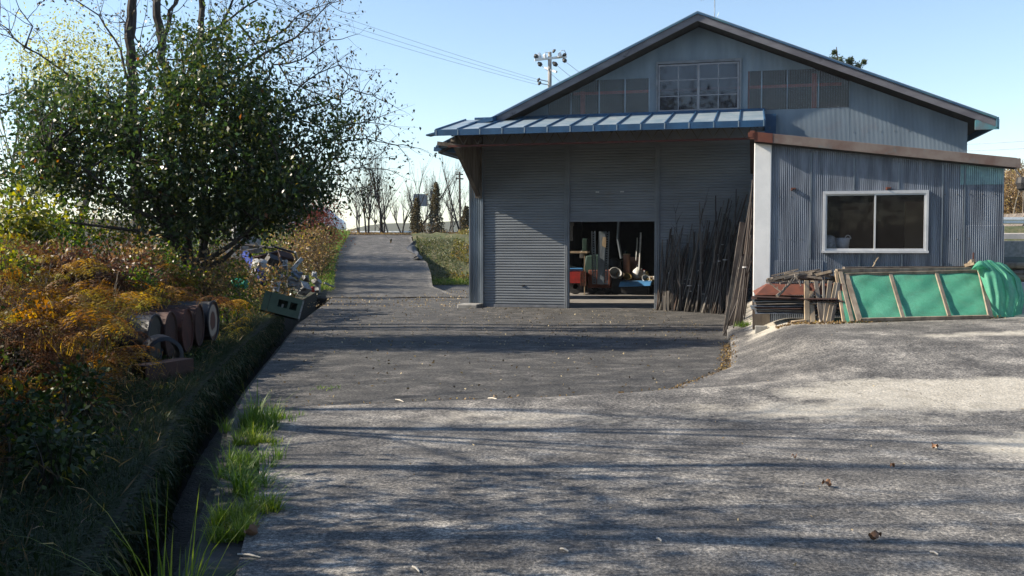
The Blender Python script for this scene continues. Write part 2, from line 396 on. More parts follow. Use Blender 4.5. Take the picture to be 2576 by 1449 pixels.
sheet('asphalt_yard', lambda y: np.linspace(float(lip(y)) - (.55 if y > 33 else 0), 9, 60), np.arange(9.4, 46.6, .25), zasph, M['asphalt'])
sheet('ramp_road', lambda y: np.linspace(float(lip(y))-.6, float(np.interp(y, [32,34,38,42,46,50,59,62],[6,-1.5,-3.1,-3.5,-4.0,-4.86,-6.1,-6.1])), 24),
      np.concatenate([np.arange(33.5, 63, .4)]), lambda x, y: zramp(y)+.006+.01*wob(x, y), M['ramp'], skirt=lambda i: [i[:,-1]])
sheet('left_bank', lambda y: float(lip(y))-.5 - geomspace_to(0, 45, 90, 2.2), np.concatenate([np.arange(-4, 36, .25), np.arange(36, 63, .6)]),
      zbank, M['earth'])
sheet('yard_ground', lambda y: np.linspace(float(lip(y))+.02, 70, 30), np.arange(-4, 47, 1.0),
      lambda x, y: -.32 + ss((x-11)/4)*(.5+.95*ss((y-16)/22)), M['earth'])
sheet('right_bank', lambda y: np.linspace(float(np.interp(y, [42,46,50,59,62],[-3.5,-4.02,-4.88,-6.12,-6.12])), 12, 50), np.arange(43, 62.1, .5),
      lambda x, y: np.maximum(-.17, -.17 + 2.5*ss((y-45.2)/13)) + .10*wob(x, y, 1.5)*ss((y-45)/3)*(1-ss((y-59)/3)), M['turf'])
sheet('right_field', lambda y: np.linspace(11.5, 90, 30), np.arange(46, 62.1, 1.0),
      lambda x, y: 1.1 + 1.6*ss((y-47)/6), M['turf'])
sheet('upper_ground', lambda y: np.linspace(-120, 160, 60), np.concatenate([np.arange(61, 80, 1.5), np.geomspace(80, 1500, 14)]),
      lambda x, y: 2.34 + .25*ss((x-10)/6) - 1.2*ss((y-75)/40)*(x < 10) + .02*wob(x*.3, y*.3), M['turf'])
road = sheet('upper_road', lambda y: np.linspace(-120, 160, 40), np.linspace(64, 71, 6), lambda x, y: 2.36+.25*ss((x-10)/6)+.02, M['ramp'])
# ditch channel
dm = MB()
for y0, y1 in zip(np.arange(-3, 33, .5), np.arange(-2.5, 33.5, .5)):
    a, b = float(lip(y0)), float(lip(y1)); t0 = .07; zb = -.8
    r0 = -.02 if y0 < 9.5 else float(zasph(a, y0))+.002; r1 = -.02 if y1 < 9.5 else float(zasph(b, y1))+.002
    dm.quad((a, y0, r0-.02), (b, y1, r1-.02), (b-.02, y1, zb), (a-.02, y0, zb))
    dm.quad((a-.5, y0, t0), (b-.5, y1, t0), (b-.48, y1, zb), (a-.48, y0, zb))
    dm.quad((a, y0, r0-.02), (b, y1, r1-.02), (b-.045, y1, r1-.02), (a-.045, y0, r0-.02))
for xa, xb in ((float(lip(33))-.62, float(lip(33))+.06),):
    dm.hexa([(xa, 33.0, -.95), (xb, 33.0, -.95), (xb, 33.35, -.95), (xa, 33.35, -.95), (xa, 33.0, -.165), (xb, 33.0, -.165), (xb, 33.35, -.17), (xa, 33.35, -.17)])
tag(obj('drainage_ditch', dm, mat('ditch_wall', (.028,.026,.021), (.012,.011,.010), 5, .95, bmp=.6, c3=(.012,.02,.008), s3=3, lo3=.5, hi3=.6)), kind='structure')
sheet('ditch_water', lambda y: np.linspace(float(lip(y))-.5, float(lip(y)), 8), np.arange(-3, 33, .2), lambda x, y: -.72+.012*wob(x*8, y*8), M['silt'])
cb = MB(); cb.box(-7.6, -6.6, 33.0, 33.6, -.5, -.10)
tag(obj('culvert', cb, M['ditch'], bevel=.02), 'concrete culvert slab where the ditch runs under the yard at the ramp foot', 'culvert')
# distant hills
def hills(name, Y, z, amp, m, seed, x0=-900, x1=900):
    h = MB(); xs = np.linspace(x0, x1, 120)
    for k in range(len(xs)-1):
        def hz(x): return z + amp*(math.sin(x*.011+seed)+.5*math.sin(x*.027+seed*2)+.25*math.sin(x*.06+seed*5))
        a, b = xs[k], xs[k+1]
        h.quad((a, Y, -5), (b, Y, -5), (b, Y+60, hz(b)), (a, Y+60, hz(a)))
        h.quad((a, Y+60, hz(a)), (b, Y+60, hz(b)), (b, Y+400, -5), (a, Y+400, -5))
    tag(obj(name, h, m, smooth=True), kind='structure')
hills('distant_hills', 900, 17, 7, mat('far_hill', (.045,.065,.04), (.07,.07,.04), .01, 1.0), 2.0)

# ------------------------------------------------------------------ corrugated sheet
def corr(mb, x0, x1, zb, zt, y, pitch=.032, amp=.0045, per=6, seam=None, nz=1):
    n = max(2, int((x1-x0)/pitch*per)); xs = np.linspace(x0, x1, n+1)
    i0 = len(mb.v)
    for x in xs:
        yy = y + amp*math.cos(2*math.pi*x/pitch)
        a, b = zb(x), zt(x)
        if b < a: b = a
        for k in range(nz+1): mb.v.append((float(x), yy, a+(b-a)*k/nz))
    for k in range(n):
        for j in range(nz):
            a = i0+k*(nz+1)+j; mb.f.append((a, a+nz+1, a+nz+2, a+1))
    return mb
K = lambda c: (lambda x: c)

# ================================================================== WAREHOUSE
# local frame: x along the front to the right, y inward, z up; front wall at y = 0
APX, APZ = 2.35, 7.62
def roofz(x): return APZ - (.462*(APX-x) if x < APX else .41*(x-APX))
wh = thing('warehouse', 'big grey corrugated warehouse with a wide gable, blue lean-to canopy and three roller shutters', 'warehouse', (MA[0], MA[1], 0), -YAW)
LX, RX, DEP = -4.17, 9.2, 19.0
w = MB(); w.smooth = True
G = lambda x: roofz(x) - .02
corr(w, LX, -1.84, K(5.2), G, 0); corr(w, -1.84, 1.03, lambda x: min(6.27, G(x)), G, 0)
corr(w, 1.03, 1.2, K(5.2), G, 0); corr(w, 1.2, 3.5, K(6.68), G, 0); corr(w, 3.5, 3.67, K(5.2), G, 0)
corr(w, 3.67, 6.31, lambda x: min(6.34, G(x)), G, 0)
obj('gable_wall', w, M['gable'], wh)
w = MB(); w.smooth = True
corr(w, 4.12, 6.31, K(-.3), K(5.29), 0); corr(w, 6.31, RX, K(-.3), G, 0.002)
obj('lower_wall', w, M['gable'], wh)
w = MB(); w.smooth = True
corr(w, LX, -3.82, K(-.2), K(5.2), .02, pitch=.058, amp=.010); obj('corner_wall', w, M['galv'], wh)
w = MB(); w.box(LX-.03, LX+.01, -.03, .2, -.2, 5.2); w.box(-3.83, -3.77, -.05, .10, -.2, 4.5)
obj('corner_trim', w, M['galv'], wh)
w = MB()   # side and back walls, leaving tall door openings in the left side
for y0, y1, z0, z1 in ((.2, 2.0, -.3, 4.55), (2.0, 4.2, 3.6, 4.55), (4.2, 6.6, -.3, 4.55), (6.6, 8.7, 4.2, 4.55), (8.7, DEP, -.3, 4.55)):
    w.box(LX, LX+.06, y0, y1, z0, z1)
obj('left_side_wall', w, M['galv'], wh)
w = MB(); w.box(RX-.06, RX, .05, DEP, -.3, 4.8); obj('right_side_wall', w, M['galv'], wh)
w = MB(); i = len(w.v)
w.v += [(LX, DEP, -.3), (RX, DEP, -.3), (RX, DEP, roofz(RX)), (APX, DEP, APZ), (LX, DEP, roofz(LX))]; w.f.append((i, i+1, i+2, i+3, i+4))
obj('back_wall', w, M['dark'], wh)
w = MB(); w.box(LX+.06, RX-.06, .02, DEP-.02, -.6, -.155); obj('floor_slab', w, M['floor'], wh)
# roof: two slopes with thickness, standing 0.6 m proud of the gable
def slope(x0, z0, x1, z1, th, ya, yb, mb, dz=0):
    mb.hexa([(x0, ya, z0+dz), (x1, ya, z1+dz), (x1, yb, z1+dz), (x0, yb, z0+dz), (x0, ya, z0+dz+th), (x1, ya, z1+dz+th), (x1, yb, z1+dz+th), (x0, yb, z0+dz+th)])
RL, RR = -5.0, 9.75
def rz(x): return roofz(x)
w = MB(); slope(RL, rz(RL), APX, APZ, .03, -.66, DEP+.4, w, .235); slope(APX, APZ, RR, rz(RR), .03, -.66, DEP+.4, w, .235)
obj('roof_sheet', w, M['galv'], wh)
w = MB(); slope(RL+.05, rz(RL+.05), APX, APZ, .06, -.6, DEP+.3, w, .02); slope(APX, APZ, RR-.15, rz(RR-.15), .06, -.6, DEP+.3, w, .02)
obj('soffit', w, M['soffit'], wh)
w = MB(); slope(RL+.4, rz(RL+.4), APX, APZ, .185, -.645, -.60, w, .01); obj('rake_board', w, M['fascia'], wh)
w = MB(); slope(APX, APZ, RR-.03, rz(RR-.03), .185, -.645, -.60, w, .01); obj('rake_board', w, M['fascia'], wh)
w = MB(); slope(RL, rz(RL), APX, APZ, .045, -.685, -.60, w, .198); slope(APX, APZ, RR, rz(RR), .045, -.685, -.60, w, .198)
w.box(RR-.02, RR+.04, -.685, DEP, rz(RR)+.0, rz(RR)+.25)
obj('roof_trim', w, mat('verge_trim', (.05,.12,.20), (.035,.08,.16), 1.2, .5, c3=(.10,.24,.22), s3=.6, lo3=.5, hi3=.7), wh)
w = MB(); w.box(RR-.5, RR+.06, -.64, -.60, rz(RR)-.05, rz(RR)+.2); obj('eave_box', w, mat('teal_end_board', (.09,.24,.27), (.14,.16,.17), 6, .6), wh)
w = MB(); w.tube([(RL+.1, -.4, 4.36), (RL+.1, DEP, 4.36)], .07, 8); w.beam((RL-.15, -.35, 4.42), (-3.9, -.35, 4.30), .09, .12)
obj('gutter', w, M['blue'], wh)
# translucent corrugated panels with their seams
def polypanel(x0, x1, zb, zt):
    p = MB(); p.smooth = True; corr(p, x0, x1, K(zb), lambda x: max(zb, min(zt, G(x)-.01)), -.004, pitch=.064, amp=.011, per=8); return p
for a, b in ((-1.84, -1.17), (-1.17, -.37), (-.37, .36), (.36, 1.03)):
    o = obj('translucent_panel', polypanel(a, b, 5.3, 6.27), M['poly'], wh)
    q = MB(); q.box(b-.035, b, -.012, -.006, 5.3, min(6.27, G(b)-.03)); obj('lap_seam', q, M['alu'] if 0 else M['galv'], o)
for a, b in ((3.67, 4.05), (4.05, 4.72), (4.72, 5.52), (5.52, 6.31)):
    o = obj('translucent_panel', polypanel(a, b, 5.29, 6.34), M['poly'], wh)
    q = MB(); q.box(b-.03, b, -.012, -.006, 5.29, min(6.34, G(b)-.03)); obj('lap_seam', q, M['galv'], o)
w = MB(); w.box(-1.15, 6.1, .12, .2, 5.9, 5.97)
for x in (-.95, 5.35, 1.1, 3.6): w.box(x, x+.12, .14, .28, 4.6, min(G(x), G(x+.12))-.08)
obj('steel_framing', w, mat('inner_red_steel', (.42,.10,.07), (.3,.07,.05), 5, .7), wh)
w = MB()
for k in range(56):
    x = -1.8+k*.052 if k < 54 else 0
w = MB()
for x in np.arange(-1.7, 1.0, .25): w.box(x, x+.018, -.018, -.008, 5.305, 5.325)
for x in np.arange(3.75, 6.3, .25): w.box(x, x+.018, -.018, -.008, 5.295, 5.315)
for x in np.arange(6.4, 9.1, .34): w.box(x, x+.02, -.012, -.004, 4.62, 4.64)
obj('sheet_nails', w, M['grey_frame'], wh)
M['sash'] = mat('faded_sash', (.27,.27,.29), (.20,.20,.22), 5, .6)
# gable window
gw = obj('gable_window', MB().box(1.2, 3.5, -.05, .02, 6.63, 6.70).box(1.2, 1.25, -.05, .02, 5.30, 6.63).box(3.45, 3.5, -.05, .02, 5.30, 6.63).box(1.2, 3.5, -.07, .02, 5.23, 5.30), M['grey_frame'], wh)
for (a, b, y) in ((1.26, 2.36, -.01), (2.34, 3.44, -.035)):
    f = MB(); z0, z1 = 5.305, 6.61; t = .045
    f.box(a, a+t, y-.015, y+.015, z0, z1); f.box(b-t, b, y-.015, y+.015, z0, z1)
    f.box(a+t, b-t, y-.013, y+.013, z0, z0+t*1.4); f.box(a+t, b-t, y-.013, y+.013, z1-t, z1)
    m_ = (a+b)/2; f.box(m_-.012, m_+.012, y-.008, y+.008, z0+t, z1-t)
    for k in (1, 2):
        zz = z0+(z1-z0)*k/3; f.box(a+t, m_-.012, y-.009, y+.009, zz-.012, zz+.012); f.box(m_+.012, b-t, y-.009, y+.009, zz-.012, zz+.012)
    o = obj('window_sash', f, M['sash'], gw)
    p = MB()
    for xa, xb in ((a+t, m_-.012), (m_+.012, b-t)):
        for k in range(3):
            za = z0+(z1-z0)*k/3+.012+(t if k == 0 else 0); zc = z0+(z1-z0)*(k+1)/3-.012-(t*.7 if k == 2 else 0)
            p.box(xa, xb, y-.002, y+.002, za, zc)
    p = mesh_from('pane', p, M['gable_pane']); q = bpy.data.objects.new('pane', p); COL.objects.link(q); q.parent = gw
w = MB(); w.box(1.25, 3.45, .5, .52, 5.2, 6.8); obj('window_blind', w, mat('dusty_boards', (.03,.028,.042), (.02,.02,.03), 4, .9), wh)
# antenna on the ridge
w = MB(); w.tube([(2.62, 4, 7.7), (2.62, 4, 9.9)], .018, 6)
w.tube([(2.62, 4, 9.45), (2.1, 3.8, 9.3)], .008, 4); w.tube([(2.62,4,8.5),(2.75,4,8.9)], .006, 4)
for k in range(6): w.tube([(2.55-.07*k, 3.75, 9.43-.022*k), (2.55-.07*k, 4.2, 9.43-.022*k)], .005, 4)
obj('roof_antenna', w, M['steel'], wh)
# header, shutters, posts
w = MB(); w.box(-3.77, 4.1, -.02, .15, 4.42, 5.2); obj('shutter_header', w, M['shutter'], wh)
def slats(x0, x1, z0, z1, y=0.03):
    p = MB(); prof = []; z = z1
    while z > z0+.02:
        for dz, dy in ((0, 0), (-.012, -.014), (-.045, -.019), (-.068, -.012), (-.072, .004)):
            if z+dz > z0: prof.append((z+dz, y+dy))
        z -= .0765
    prof.append((z0, y))
    i0 = len(p.v)
    for z, yy in prof: p.v += [(x0, yy, z), (x1, yy, z)]
    for k in range(len(prof)-1):
        a = i0+2*k; p.f.append((a+2, a+3, a+1, a))
    return p
for nm, x0, x1, z0, hx in (('a', -3.77, -1.37, -.16, (-2.6,)), ('b', -1.22, 1.18, 2.30, (-.43, .27)), ('c', 1.32, 4.05, -.16, (2.3,))):
    o = obj('roller_shutter', slats(x0, x1, z0+.075, 4.44), M['shutter'], wh)
    if nm == 'b': tag(o, 'half raised roller shutter')
    q = MB(); q.box(x0, x1, .005, .045, z0, z0+.075); obj('bottom_rail', q, M['grey_frame'] if nm != 'b' else M['shutter'], o, bevel=.006)
    for h in hx:
        hz = 3.12 if nm == 'b' else z0+.62
        q = MB(); q.box(h-.05, h+.05, -.012, .012, hz, hz+.035); obj('shutter_handle', q, M['white'] if nm == 'b' else M['black'], o)
for x0, x1 in ((-1.37, -1.22), (1.18, 1.32)):
    q = MB(); t = (x1-x0)
    for k in range(3): q.box(x0+t*k/3+.004, x0+t*(k+1)/3-.004, -.035-.012*(k % 2), .06, -.17, 4.44)
    obj('shutter_post', q, M['shutter'], wh, bevel=.005)
# canopy
C0, C1, CY, CZ0, CZ1 = -4.32, 4.12, -2.8, 4.655, 5.27
def cz(y): return CZ0 + (CZ1-CZ0)*(y-CY)/(-CY)
w = MB(); w.hexa([(C0, CY, CZ0-.02), (C1, CY, CZ0-.02), (C1, -.02, CZ1-.02), (C0, -.02, CZ1-.02), (C0, CY, CZ0), (C1, CY, CZ0), (C1, -.02, CZ1), (C0, -.02, CZ1)])
w.hexa([(-5.0,-.7,cz(-.7)-.02),(C0,-.7,cz(-.7)-.02),(C0,-.02,CZ1-.02),(-5.0,-.02,CZ1-.02),(-5.0,-.7,cz(-.7)),(C0,-.7,cz(-.7)),(C0,-.02,CZ1),(-5.0,-.02,CZ1)]) if 0 else None
can = obj('canopy_roof', w, M['canopy_top'], wh)
w = MB()
for k in range(15):
    x = C0+.03 + k*(C1-C0-.06)/14
    w.hexa([(x-.02, CY-.02, CZ0), (x+.02, CY-.02, CZ0), (x+.02, -.03, CZ1), (x-.02, -.03, CZ1), (x-.014, CY-.02, CZ0+.038), (x+.014, CY-.02, CZ0+.038), (x+.014, -.03, CZ1+.038), (x-.014, -.03, CZ1+.038)])
obj('standing_seams', w, M['blue'], can)
w = MB(); w.box(C0, C1, CY-.045, CY-.022, CZ0-.15, CZ0+.01)
obj('canopy_fascia', w, M['blue'], can)
w = MB()
for k in range(0, 15, 1):
    x = C0+.05 + k*(C1-C0-.1)/14; w.box(x-.012, x+.012, CY-.052, CY-.046, CZ0-.14, CZ0)
obj('fascia_laps', w, M['canopy_top'], can)
w = MB(); w.box(C0+.3, C1, -.05, -.02, CZ1, CZ1+.06); w.box(-3.4, 4.15, -.09, -.05, CZ1-.02, CZ1+.035); obj('wall_flashing', w, M['blue'], can)
w = MB(); w.hexa([(-5.15, -1.1, 4.72), (-3.2, -1.1, 5.08), (-3.2, -.66, 5.10), (-5.15, -.66, 4.74), (-5.15, -1.1, 4.76), (-3.2, -1.1, 5.2), (-3.2, -.66, 5.28), (-5.15, -.66, 4.80)])
obj('valley_flashing', w, M['blue'], wh)
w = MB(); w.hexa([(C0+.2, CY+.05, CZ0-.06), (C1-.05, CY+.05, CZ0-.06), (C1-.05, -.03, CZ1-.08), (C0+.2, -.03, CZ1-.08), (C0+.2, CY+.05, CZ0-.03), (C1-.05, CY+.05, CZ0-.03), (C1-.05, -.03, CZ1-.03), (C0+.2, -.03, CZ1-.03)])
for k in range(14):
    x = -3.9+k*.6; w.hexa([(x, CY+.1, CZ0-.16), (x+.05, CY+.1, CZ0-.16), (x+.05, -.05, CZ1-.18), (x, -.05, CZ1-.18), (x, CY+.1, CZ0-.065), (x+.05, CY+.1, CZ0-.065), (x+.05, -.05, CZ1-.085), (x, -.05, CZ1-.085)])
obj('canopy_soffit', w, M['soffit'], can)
w = MB(); TY = CY+.3
n = 21
for k in range(n):
    x = -4.0 + k*8.0/n
    w.beam((x, TY, 4.29), (x+4.0/n, TY, 4.60), .02, .02); w.beam((x+4.0/n, TY, 4.60), (x+8.0/n, TY, 4.29), .02, .02)
obj('truss_web', w, M['dark_wood'], can)
w = MB(); w.box(-4.05, 4.05, TY-.03, TY+.03, 4.235, 4.285); obj('truss_chord', w, M['red_steel'], can)
w = MB(); w.box(-4.05, 4.05, TY-.03, TY+.03, 4.60, 4.64); obj('top_chord', w, M['soffit'], can)
w = MB(); w.beam((-3.9, -.02, 3.05), (-3.9, CY+.25, 4.42), .12, .09); w.box(-3.98, -3.80, -.12, 0, 3.0, 4.6)
w.beam((-4.35, TY+.02, 4.35), (-3.7, TY+.02, 4.25), .08, .1)
obj('canopy_bracket', w, M['dark_wood'], can)
w = MB(); i = len(w.v); w.v += [(-3.86, -.12, 3.1), (-3.86, CY+.35, 4.40), (-3.86, CY+.35, 4.62), (-3.86, -.12, 5.1), (-3.84, -.12, 3.1), (-3.84, CY+.35, 4.40), (-3.84, CY+.35, 4.62), (-3.84, -.12, 5.1)]
w.f += [(0, 1, 2, 3), (7, 6, 5, 4), (0, 4, 5, 1)]
obj('side_panel', w, M['dark_wood'], can)
w = MB(); w.box(4.12, 4.42, -.14, -.02, 3.4, 5.16); obj('corner_post', w, M['blue'], wh)
w = MB(); w.box(4.0, 4.12, -.2, -.02, 3.4, 4.7); obj('downpipe', w, M['canopy_top'], wh)
w = MB(); w.box(-4.35, -3.75, -.75, -.05, -.25, -.05); tag(obj('doorstep_block', w, M['conc_block'], loc=(MA[0], MA[1], 0), rotz=-YAW, bevel=.03), 'low concrete block at the foot of the left warehouse corner', 'concrete block')

# ================================================================== SHED (right hand annex)
sh = thing('shed', 'low corrugated iron shed with a rust brown roof edge, white corner pillar and sliding window', 'shed', (AA[0], AA[1], 0), -YAW)
SX, SD = 3.97, 9.4
def sroof(x): return 3.56 - .129*(x+.07)
Z0S = .15
w = MB(); w.smooth = True; P, A_ = .032, .0058
def scorr(x0, x1, zb, zt, y, off=0): corr(w, x0, x1, zb, zt, y, P, A_, 8)
top = lambda x: sroof(x) - .09
for k, (a, b) in enumerate(((.27, .95), (.95, 1.13), (2.81, 3.35), (3.35, SX))): scorr(a, b, K(Z0S+ .9 if False else Z0S), top, -.004*(k % 2))
scorr(1.13, 2.81, K(Z0S), K(1.49), -.001); scorr(1.13, 2.81, K(2.54), top, -.003)
P_ = None
obj('front_wall', w, M['galv_old'], sh)
w = MB(); w.smooth = True; scorr(.27, 1.14, K(Z0S), K(1.36), -.012); obj('lower_sheet', w, M['galv_old'], sh)
w = MB(); w.smooth = True
corr(w, 3.37, SX+.01, K(.5), K(1.95), -.012, P, A_, 8); obj('patch_sheet', w, M['galv_old'], sh)
w = MB(); w.smooth = True
corr(w, 3.3, SX-.02, K(2.62), lambda x: top(x)-.01, -.011, P, A_, 8); obj('upper_patch_sheet', w, mat('greenish_sheet', (.24,.38,.40), (.16,.25,.28), 5, .45, metal=.6), sh)
w = MB()
for x in np.arange(.4, 3.9, .19):
    for z in (2.46, 1.72, .9):
        if not (1.1 < x < 2.85 and 1.4 < z < 2.6): w.box(x, x+.012, -.018, -.005, z, z+.012)
obj('sheet_nails', w, M['dark_wood'], sh)
w = MB(); w.box(-.02, .27, -.03, .12, .72, 3.45); obj('corner_pillar', w, M['stucco'], sh, bevel=.012)
w = MB(); w.box(-.01, .27, -.02, .12, -.1, .72); obj('pillar_base', w, M['dark_wood'], sh)
w = MB(); w.box(-.02, .03, .12, SD, -.3, 3.50); obj('left_side_wall', w, M['rust_drum'], sh)
w = MB(); w.box(SX-.04, SX, .03, SD, -.1, 2.9); obj('right_side_wall', w, M['galv_old'], sh)
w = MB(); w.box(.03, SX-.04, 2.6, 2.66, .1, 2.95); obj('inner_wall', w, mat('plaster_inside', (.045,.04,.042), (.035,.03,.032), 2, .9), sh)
w = MB(); w.box(.03, SX-.04, .03, 2.6, .2, .26); obj('floor', w, M['dark_wood'], sh)
w = MB(); w.box(2.68, 3.3, 1.58, 1.64, .3, 2.42); obj('inner_door', w, mat('tan_door', (.50,.38,.25), (.45,.33,.21), 3, .7), sh)
w = MB(); w.hexa([(-.1, -.12, sroof(-.1)-.02), (4.13, -.12, sroof(4.13)-.02), (4.13, SD, sroof(4.13)-.02), (-.1, SD, sroof(-.1)-.02), (-.1, -.12, sroof(-.1)), (4.13, -.12, sroof(4.13)), (4.13, SD, sroof(4.13)), (-.1, SD, sroof(-.1))])
w.hexa([(0, -.10, sroof(0)-.11), (4.1, -.10, sroof(4.1)-.11), (4.1, SD, sroof(4.1)-.11), (0, SD, sroof(0)-.11), (0, -.10, sroof(0)-.06), (4.1, -.10, sroof(4.1)-.06), (4.1, SD, sroof(4.1)-.06), (0, SD, sroof(0)-.06)])
obj('roof', w, M['soffit'], sh)
def fas(x0, x1, dz0, dz1, y0, y1):
    return MB().hexa([(x0, y0, sroof(x0)+dz0), (x1, y0, sroof(x1)+dz0), (x1, y1, sroof(x1)+dz0), (x0, y1, sroof(x0)+dz0), (x0, y0, sroof(x0)+dz1), (x1, y0, sroof(x1)+dz1), (x1, y1, sroof(x1)+dz1), (x0, y1, sroof(x0)+dz1)])
obj('roof_fascia', fas(.28, 4.11, -.145, .015, -.165, -.12), M['rust'], sh, bevel=.004)
obj('roof_fascia_end', fas(-.02, .28, -.145, .018, -.17, -.12), M['red_rust'], sh)
w = MB(); w.box(-.10, -.02, -.18, -.06, 3.45, 3.59); w.box(-.13, -.05, -.185, -.06, 3.48, 3.56); obj('gutter_end', w, M['red_rust'], sh)
obj('roof_fascia_tip', fas(4.11, 4.17, -.145, .01, -.165, -.05), M['rust'], sh)
obj('fascia_underside', fas(-.02, 4.12, -.165, -.145, -.13, -.03), M['soffit'], sh)
# sliding window
f = MB(); f.box(1.13, 2.81, -.055, .02, 2.49, 2.54); f.box(1.13, 1.17, -.055, .02, 1.53, 2.49); f.box(2.77, 2.81, -.055, .02, 1.53, 2.49); f.box(1.12, 2.82, -.075, .02, 1.49, 1.53)
sw = obj('sliding_window', f, M['alu'], sh)
for a, b, y in ((1.17, 1.985, -.01), (1.955, 2.77, -.032)):
    f = MB(); t = .028; f.box(a, a+t, y-.01, y+.01, 1.53, 2.49); f.box(b-t, b, y-.01, y+.01, 1.53, 2.49); f.box(a+t, b-t, y-.009, y+.009, 1.53, 1.565); f.box(a+t, b-t, y-.009, y+.009, 2.465, 2.49)
    obj('window_sash', f, M['alu'], sw)
    obj('pane', MB().box(a+t, b-t, y-.002, y+.002, 1.565, 2.465), M['pane'], sw)
w = MB()
for x, z0_, z1_ in ((.92, 1.40, 3.2), (1.62, 2.56, 3.1), (2.33, 2.56, 3.0), (3.02, .3, 2.95), (3.36, .3, 2.9), (1.72, .3, 1.46), (2.40, .3, 1.46)): w.box(x, x+.018, -.020, -.006, z0_, min(z1_, top(x)-.02))
obj('sheet_lap', w, M['galv'], sh)
w = MB(); w.box(3.5, 3.53, -.017, -.008, .7, 1.5); w.box(3.56, 3.575, -.017, -.008, .5, .95); obj('rust_streak_batten', w, M['red_rust'], sh)
# little iron brackets on the wall
for x, z in ((.60, 2.585), (2.14, 2.575)):
    w = MB(); w.box(x, x+.075, -.06, -.004, z, z+.022); w.box(x, x+.02, -.08, -.004, z-.02, z); obj('iron_bracket', w, M['red_rust'], sh)
# hanging lamp under the right end
w = MB(); w.tube([(4.06, -.1, 2.92), (4.16, -.25, 2.72)], .012, 5); lm = obj('yard_lamp', w, M['black'], sh)
w = MB(); w.lathe([(0, .06), (.10, .05), (.115, -.04), (.09, -.13), (.05, -.16), (0, -.16)], 12, 'z', (4.19, -.26, 2.66)); obj('lamp_shade', w, M['black'], lm)
# white bag and bucket standing inside behind the glass
def inner(name, label, cat, x, y, z, prof, m, handle=None):
    w = MB(); w.lathe(prof, 18); p = aw(x, y, z)
    o = obj(name, w, m, smooth=True, loc=p); tag(o, label, cat)
    if handle: obj('handle', handle, m, o)
    return o
w = MB(); w.box(1.17, 2.77, .12, .62, 1.44, 1.50); obj('window_shelf', w, M['dark_wood'], sh)
hd = MB(); hd.tube([(.05*math.cos(a)+.10, 0, .235+.06*math.sin(a)) for a in np.linspace(-.1, math.pi, 8)], .010, 5)
inner('white_bucket', 'white plastic bucket with a curled handle behind the shed window glass', 'bucket', 1.48, .34, 1.50, [(0, 0), (.10, 0), (.115, .12), (.13, .25), (.125, .25)], M['white'], hd)
w = MB(); w.lathe([(0, 0), (.15, .01), (.19, .09), (.17, .19), (.11, .27), (.04, .30), (0, .30)], 14)
for k in range(len(w.v)): a = w.v[k]; s_ = 1+.12*math.sin(a[0]*40+a[2]*30); w.v[k] = (a[0]*s_, a[1]*s_, a[2])
tag(obj('plastic_bag', w, M['white'], smooth=True, loc=aw(1.26, .42, 1.50)), 'crumpled pale sack beside the bucket in the lower left corner of the shed window', 'bag')

# ================================================================== POLES, BOARDS AND SCRAP BY THE BUILDINGS
M['pole_wood'] = mat('weathered_pole', (.10,.088,.075), (.20,.18,.155), 3, .85, stretch=(1,1,.3))
M['pole_brown'] = mat('brown_pole', (.075,.048,.036), (.045,.034,.028), 4, .85, stretch=(1,1,.3))
M['pole_dark'] = mat('dark_pole', (.035,.030,.028), (.07,.06,.054), 4, .85, stretch=(1,1,.3))
M['twine'] = mat('white_twine', (.6,.6,.6), (.5,.5,.5), 3, .6)
prn = random.Random(11)
# (foot px, foot py, top px, top py, depth, radius): stakes leaning on the right shutter and on the shed side
def stake(p0, p1, r, m, lab, grp, square=False, tie=None, crook=.02):
    p0, p1 = Vector(p0), Vector(p1); pts = []
    L = (p1-p0).length; n = 5
    wv = Vector((prn.uniform(-1,1), prn.uniform(-1,1), 0))*crook*L*.5
    if square:
        w = MB().beam((0,0,0), tuple(p1-p0), r*2.2, r*1.2, taper=.9)
    else:
        for k in range(n+1):
            t = k/n; pts.append((p1-p0)*t + wv*math.sin(t*math.pi)*1.0)
        w = MB().tube(pts, [r*(1-.45*k/n) for k in range(n+1)], 6); w.smooth = True
    o = obj('wooden_stake', w, m, loc=p0); tag(o, lab, 'stake', grp)
    if tie:
        q = (p1-p0)*tie; b = MB().lathe([(r*2.2, -.012), (r*2.4, 0), (r*2.2, .012)], 8, 'z', tuple(q)); obj('twine_tie', b, M['twine'], o)
    return o
GS = 'stakes leaning against the right roller shutter'
shut = [(1.45,-.35),(1.65,-.45),(1.85,-.55),(2.05,-.65),(2.3,-.8),(2.5,-.9),(2.7,-1.1),(2.9,-1.3),(3.1,-1.5),(3.3,-1.8),(3.45,-2.1)]
def lab_for(kind, t, h): return ('tall ' if h > 2.2 else 'short ' if h < 1.75 else 'middling ')+{'p': 'grey stake', 'd': 'dark brown stake', 'b': 'reddish stake'}[kind]+(' at the left end' if t < .33 else ' in the middle' if t < .67 else ' at the right end')+' of the bundle on the right roller shutter'
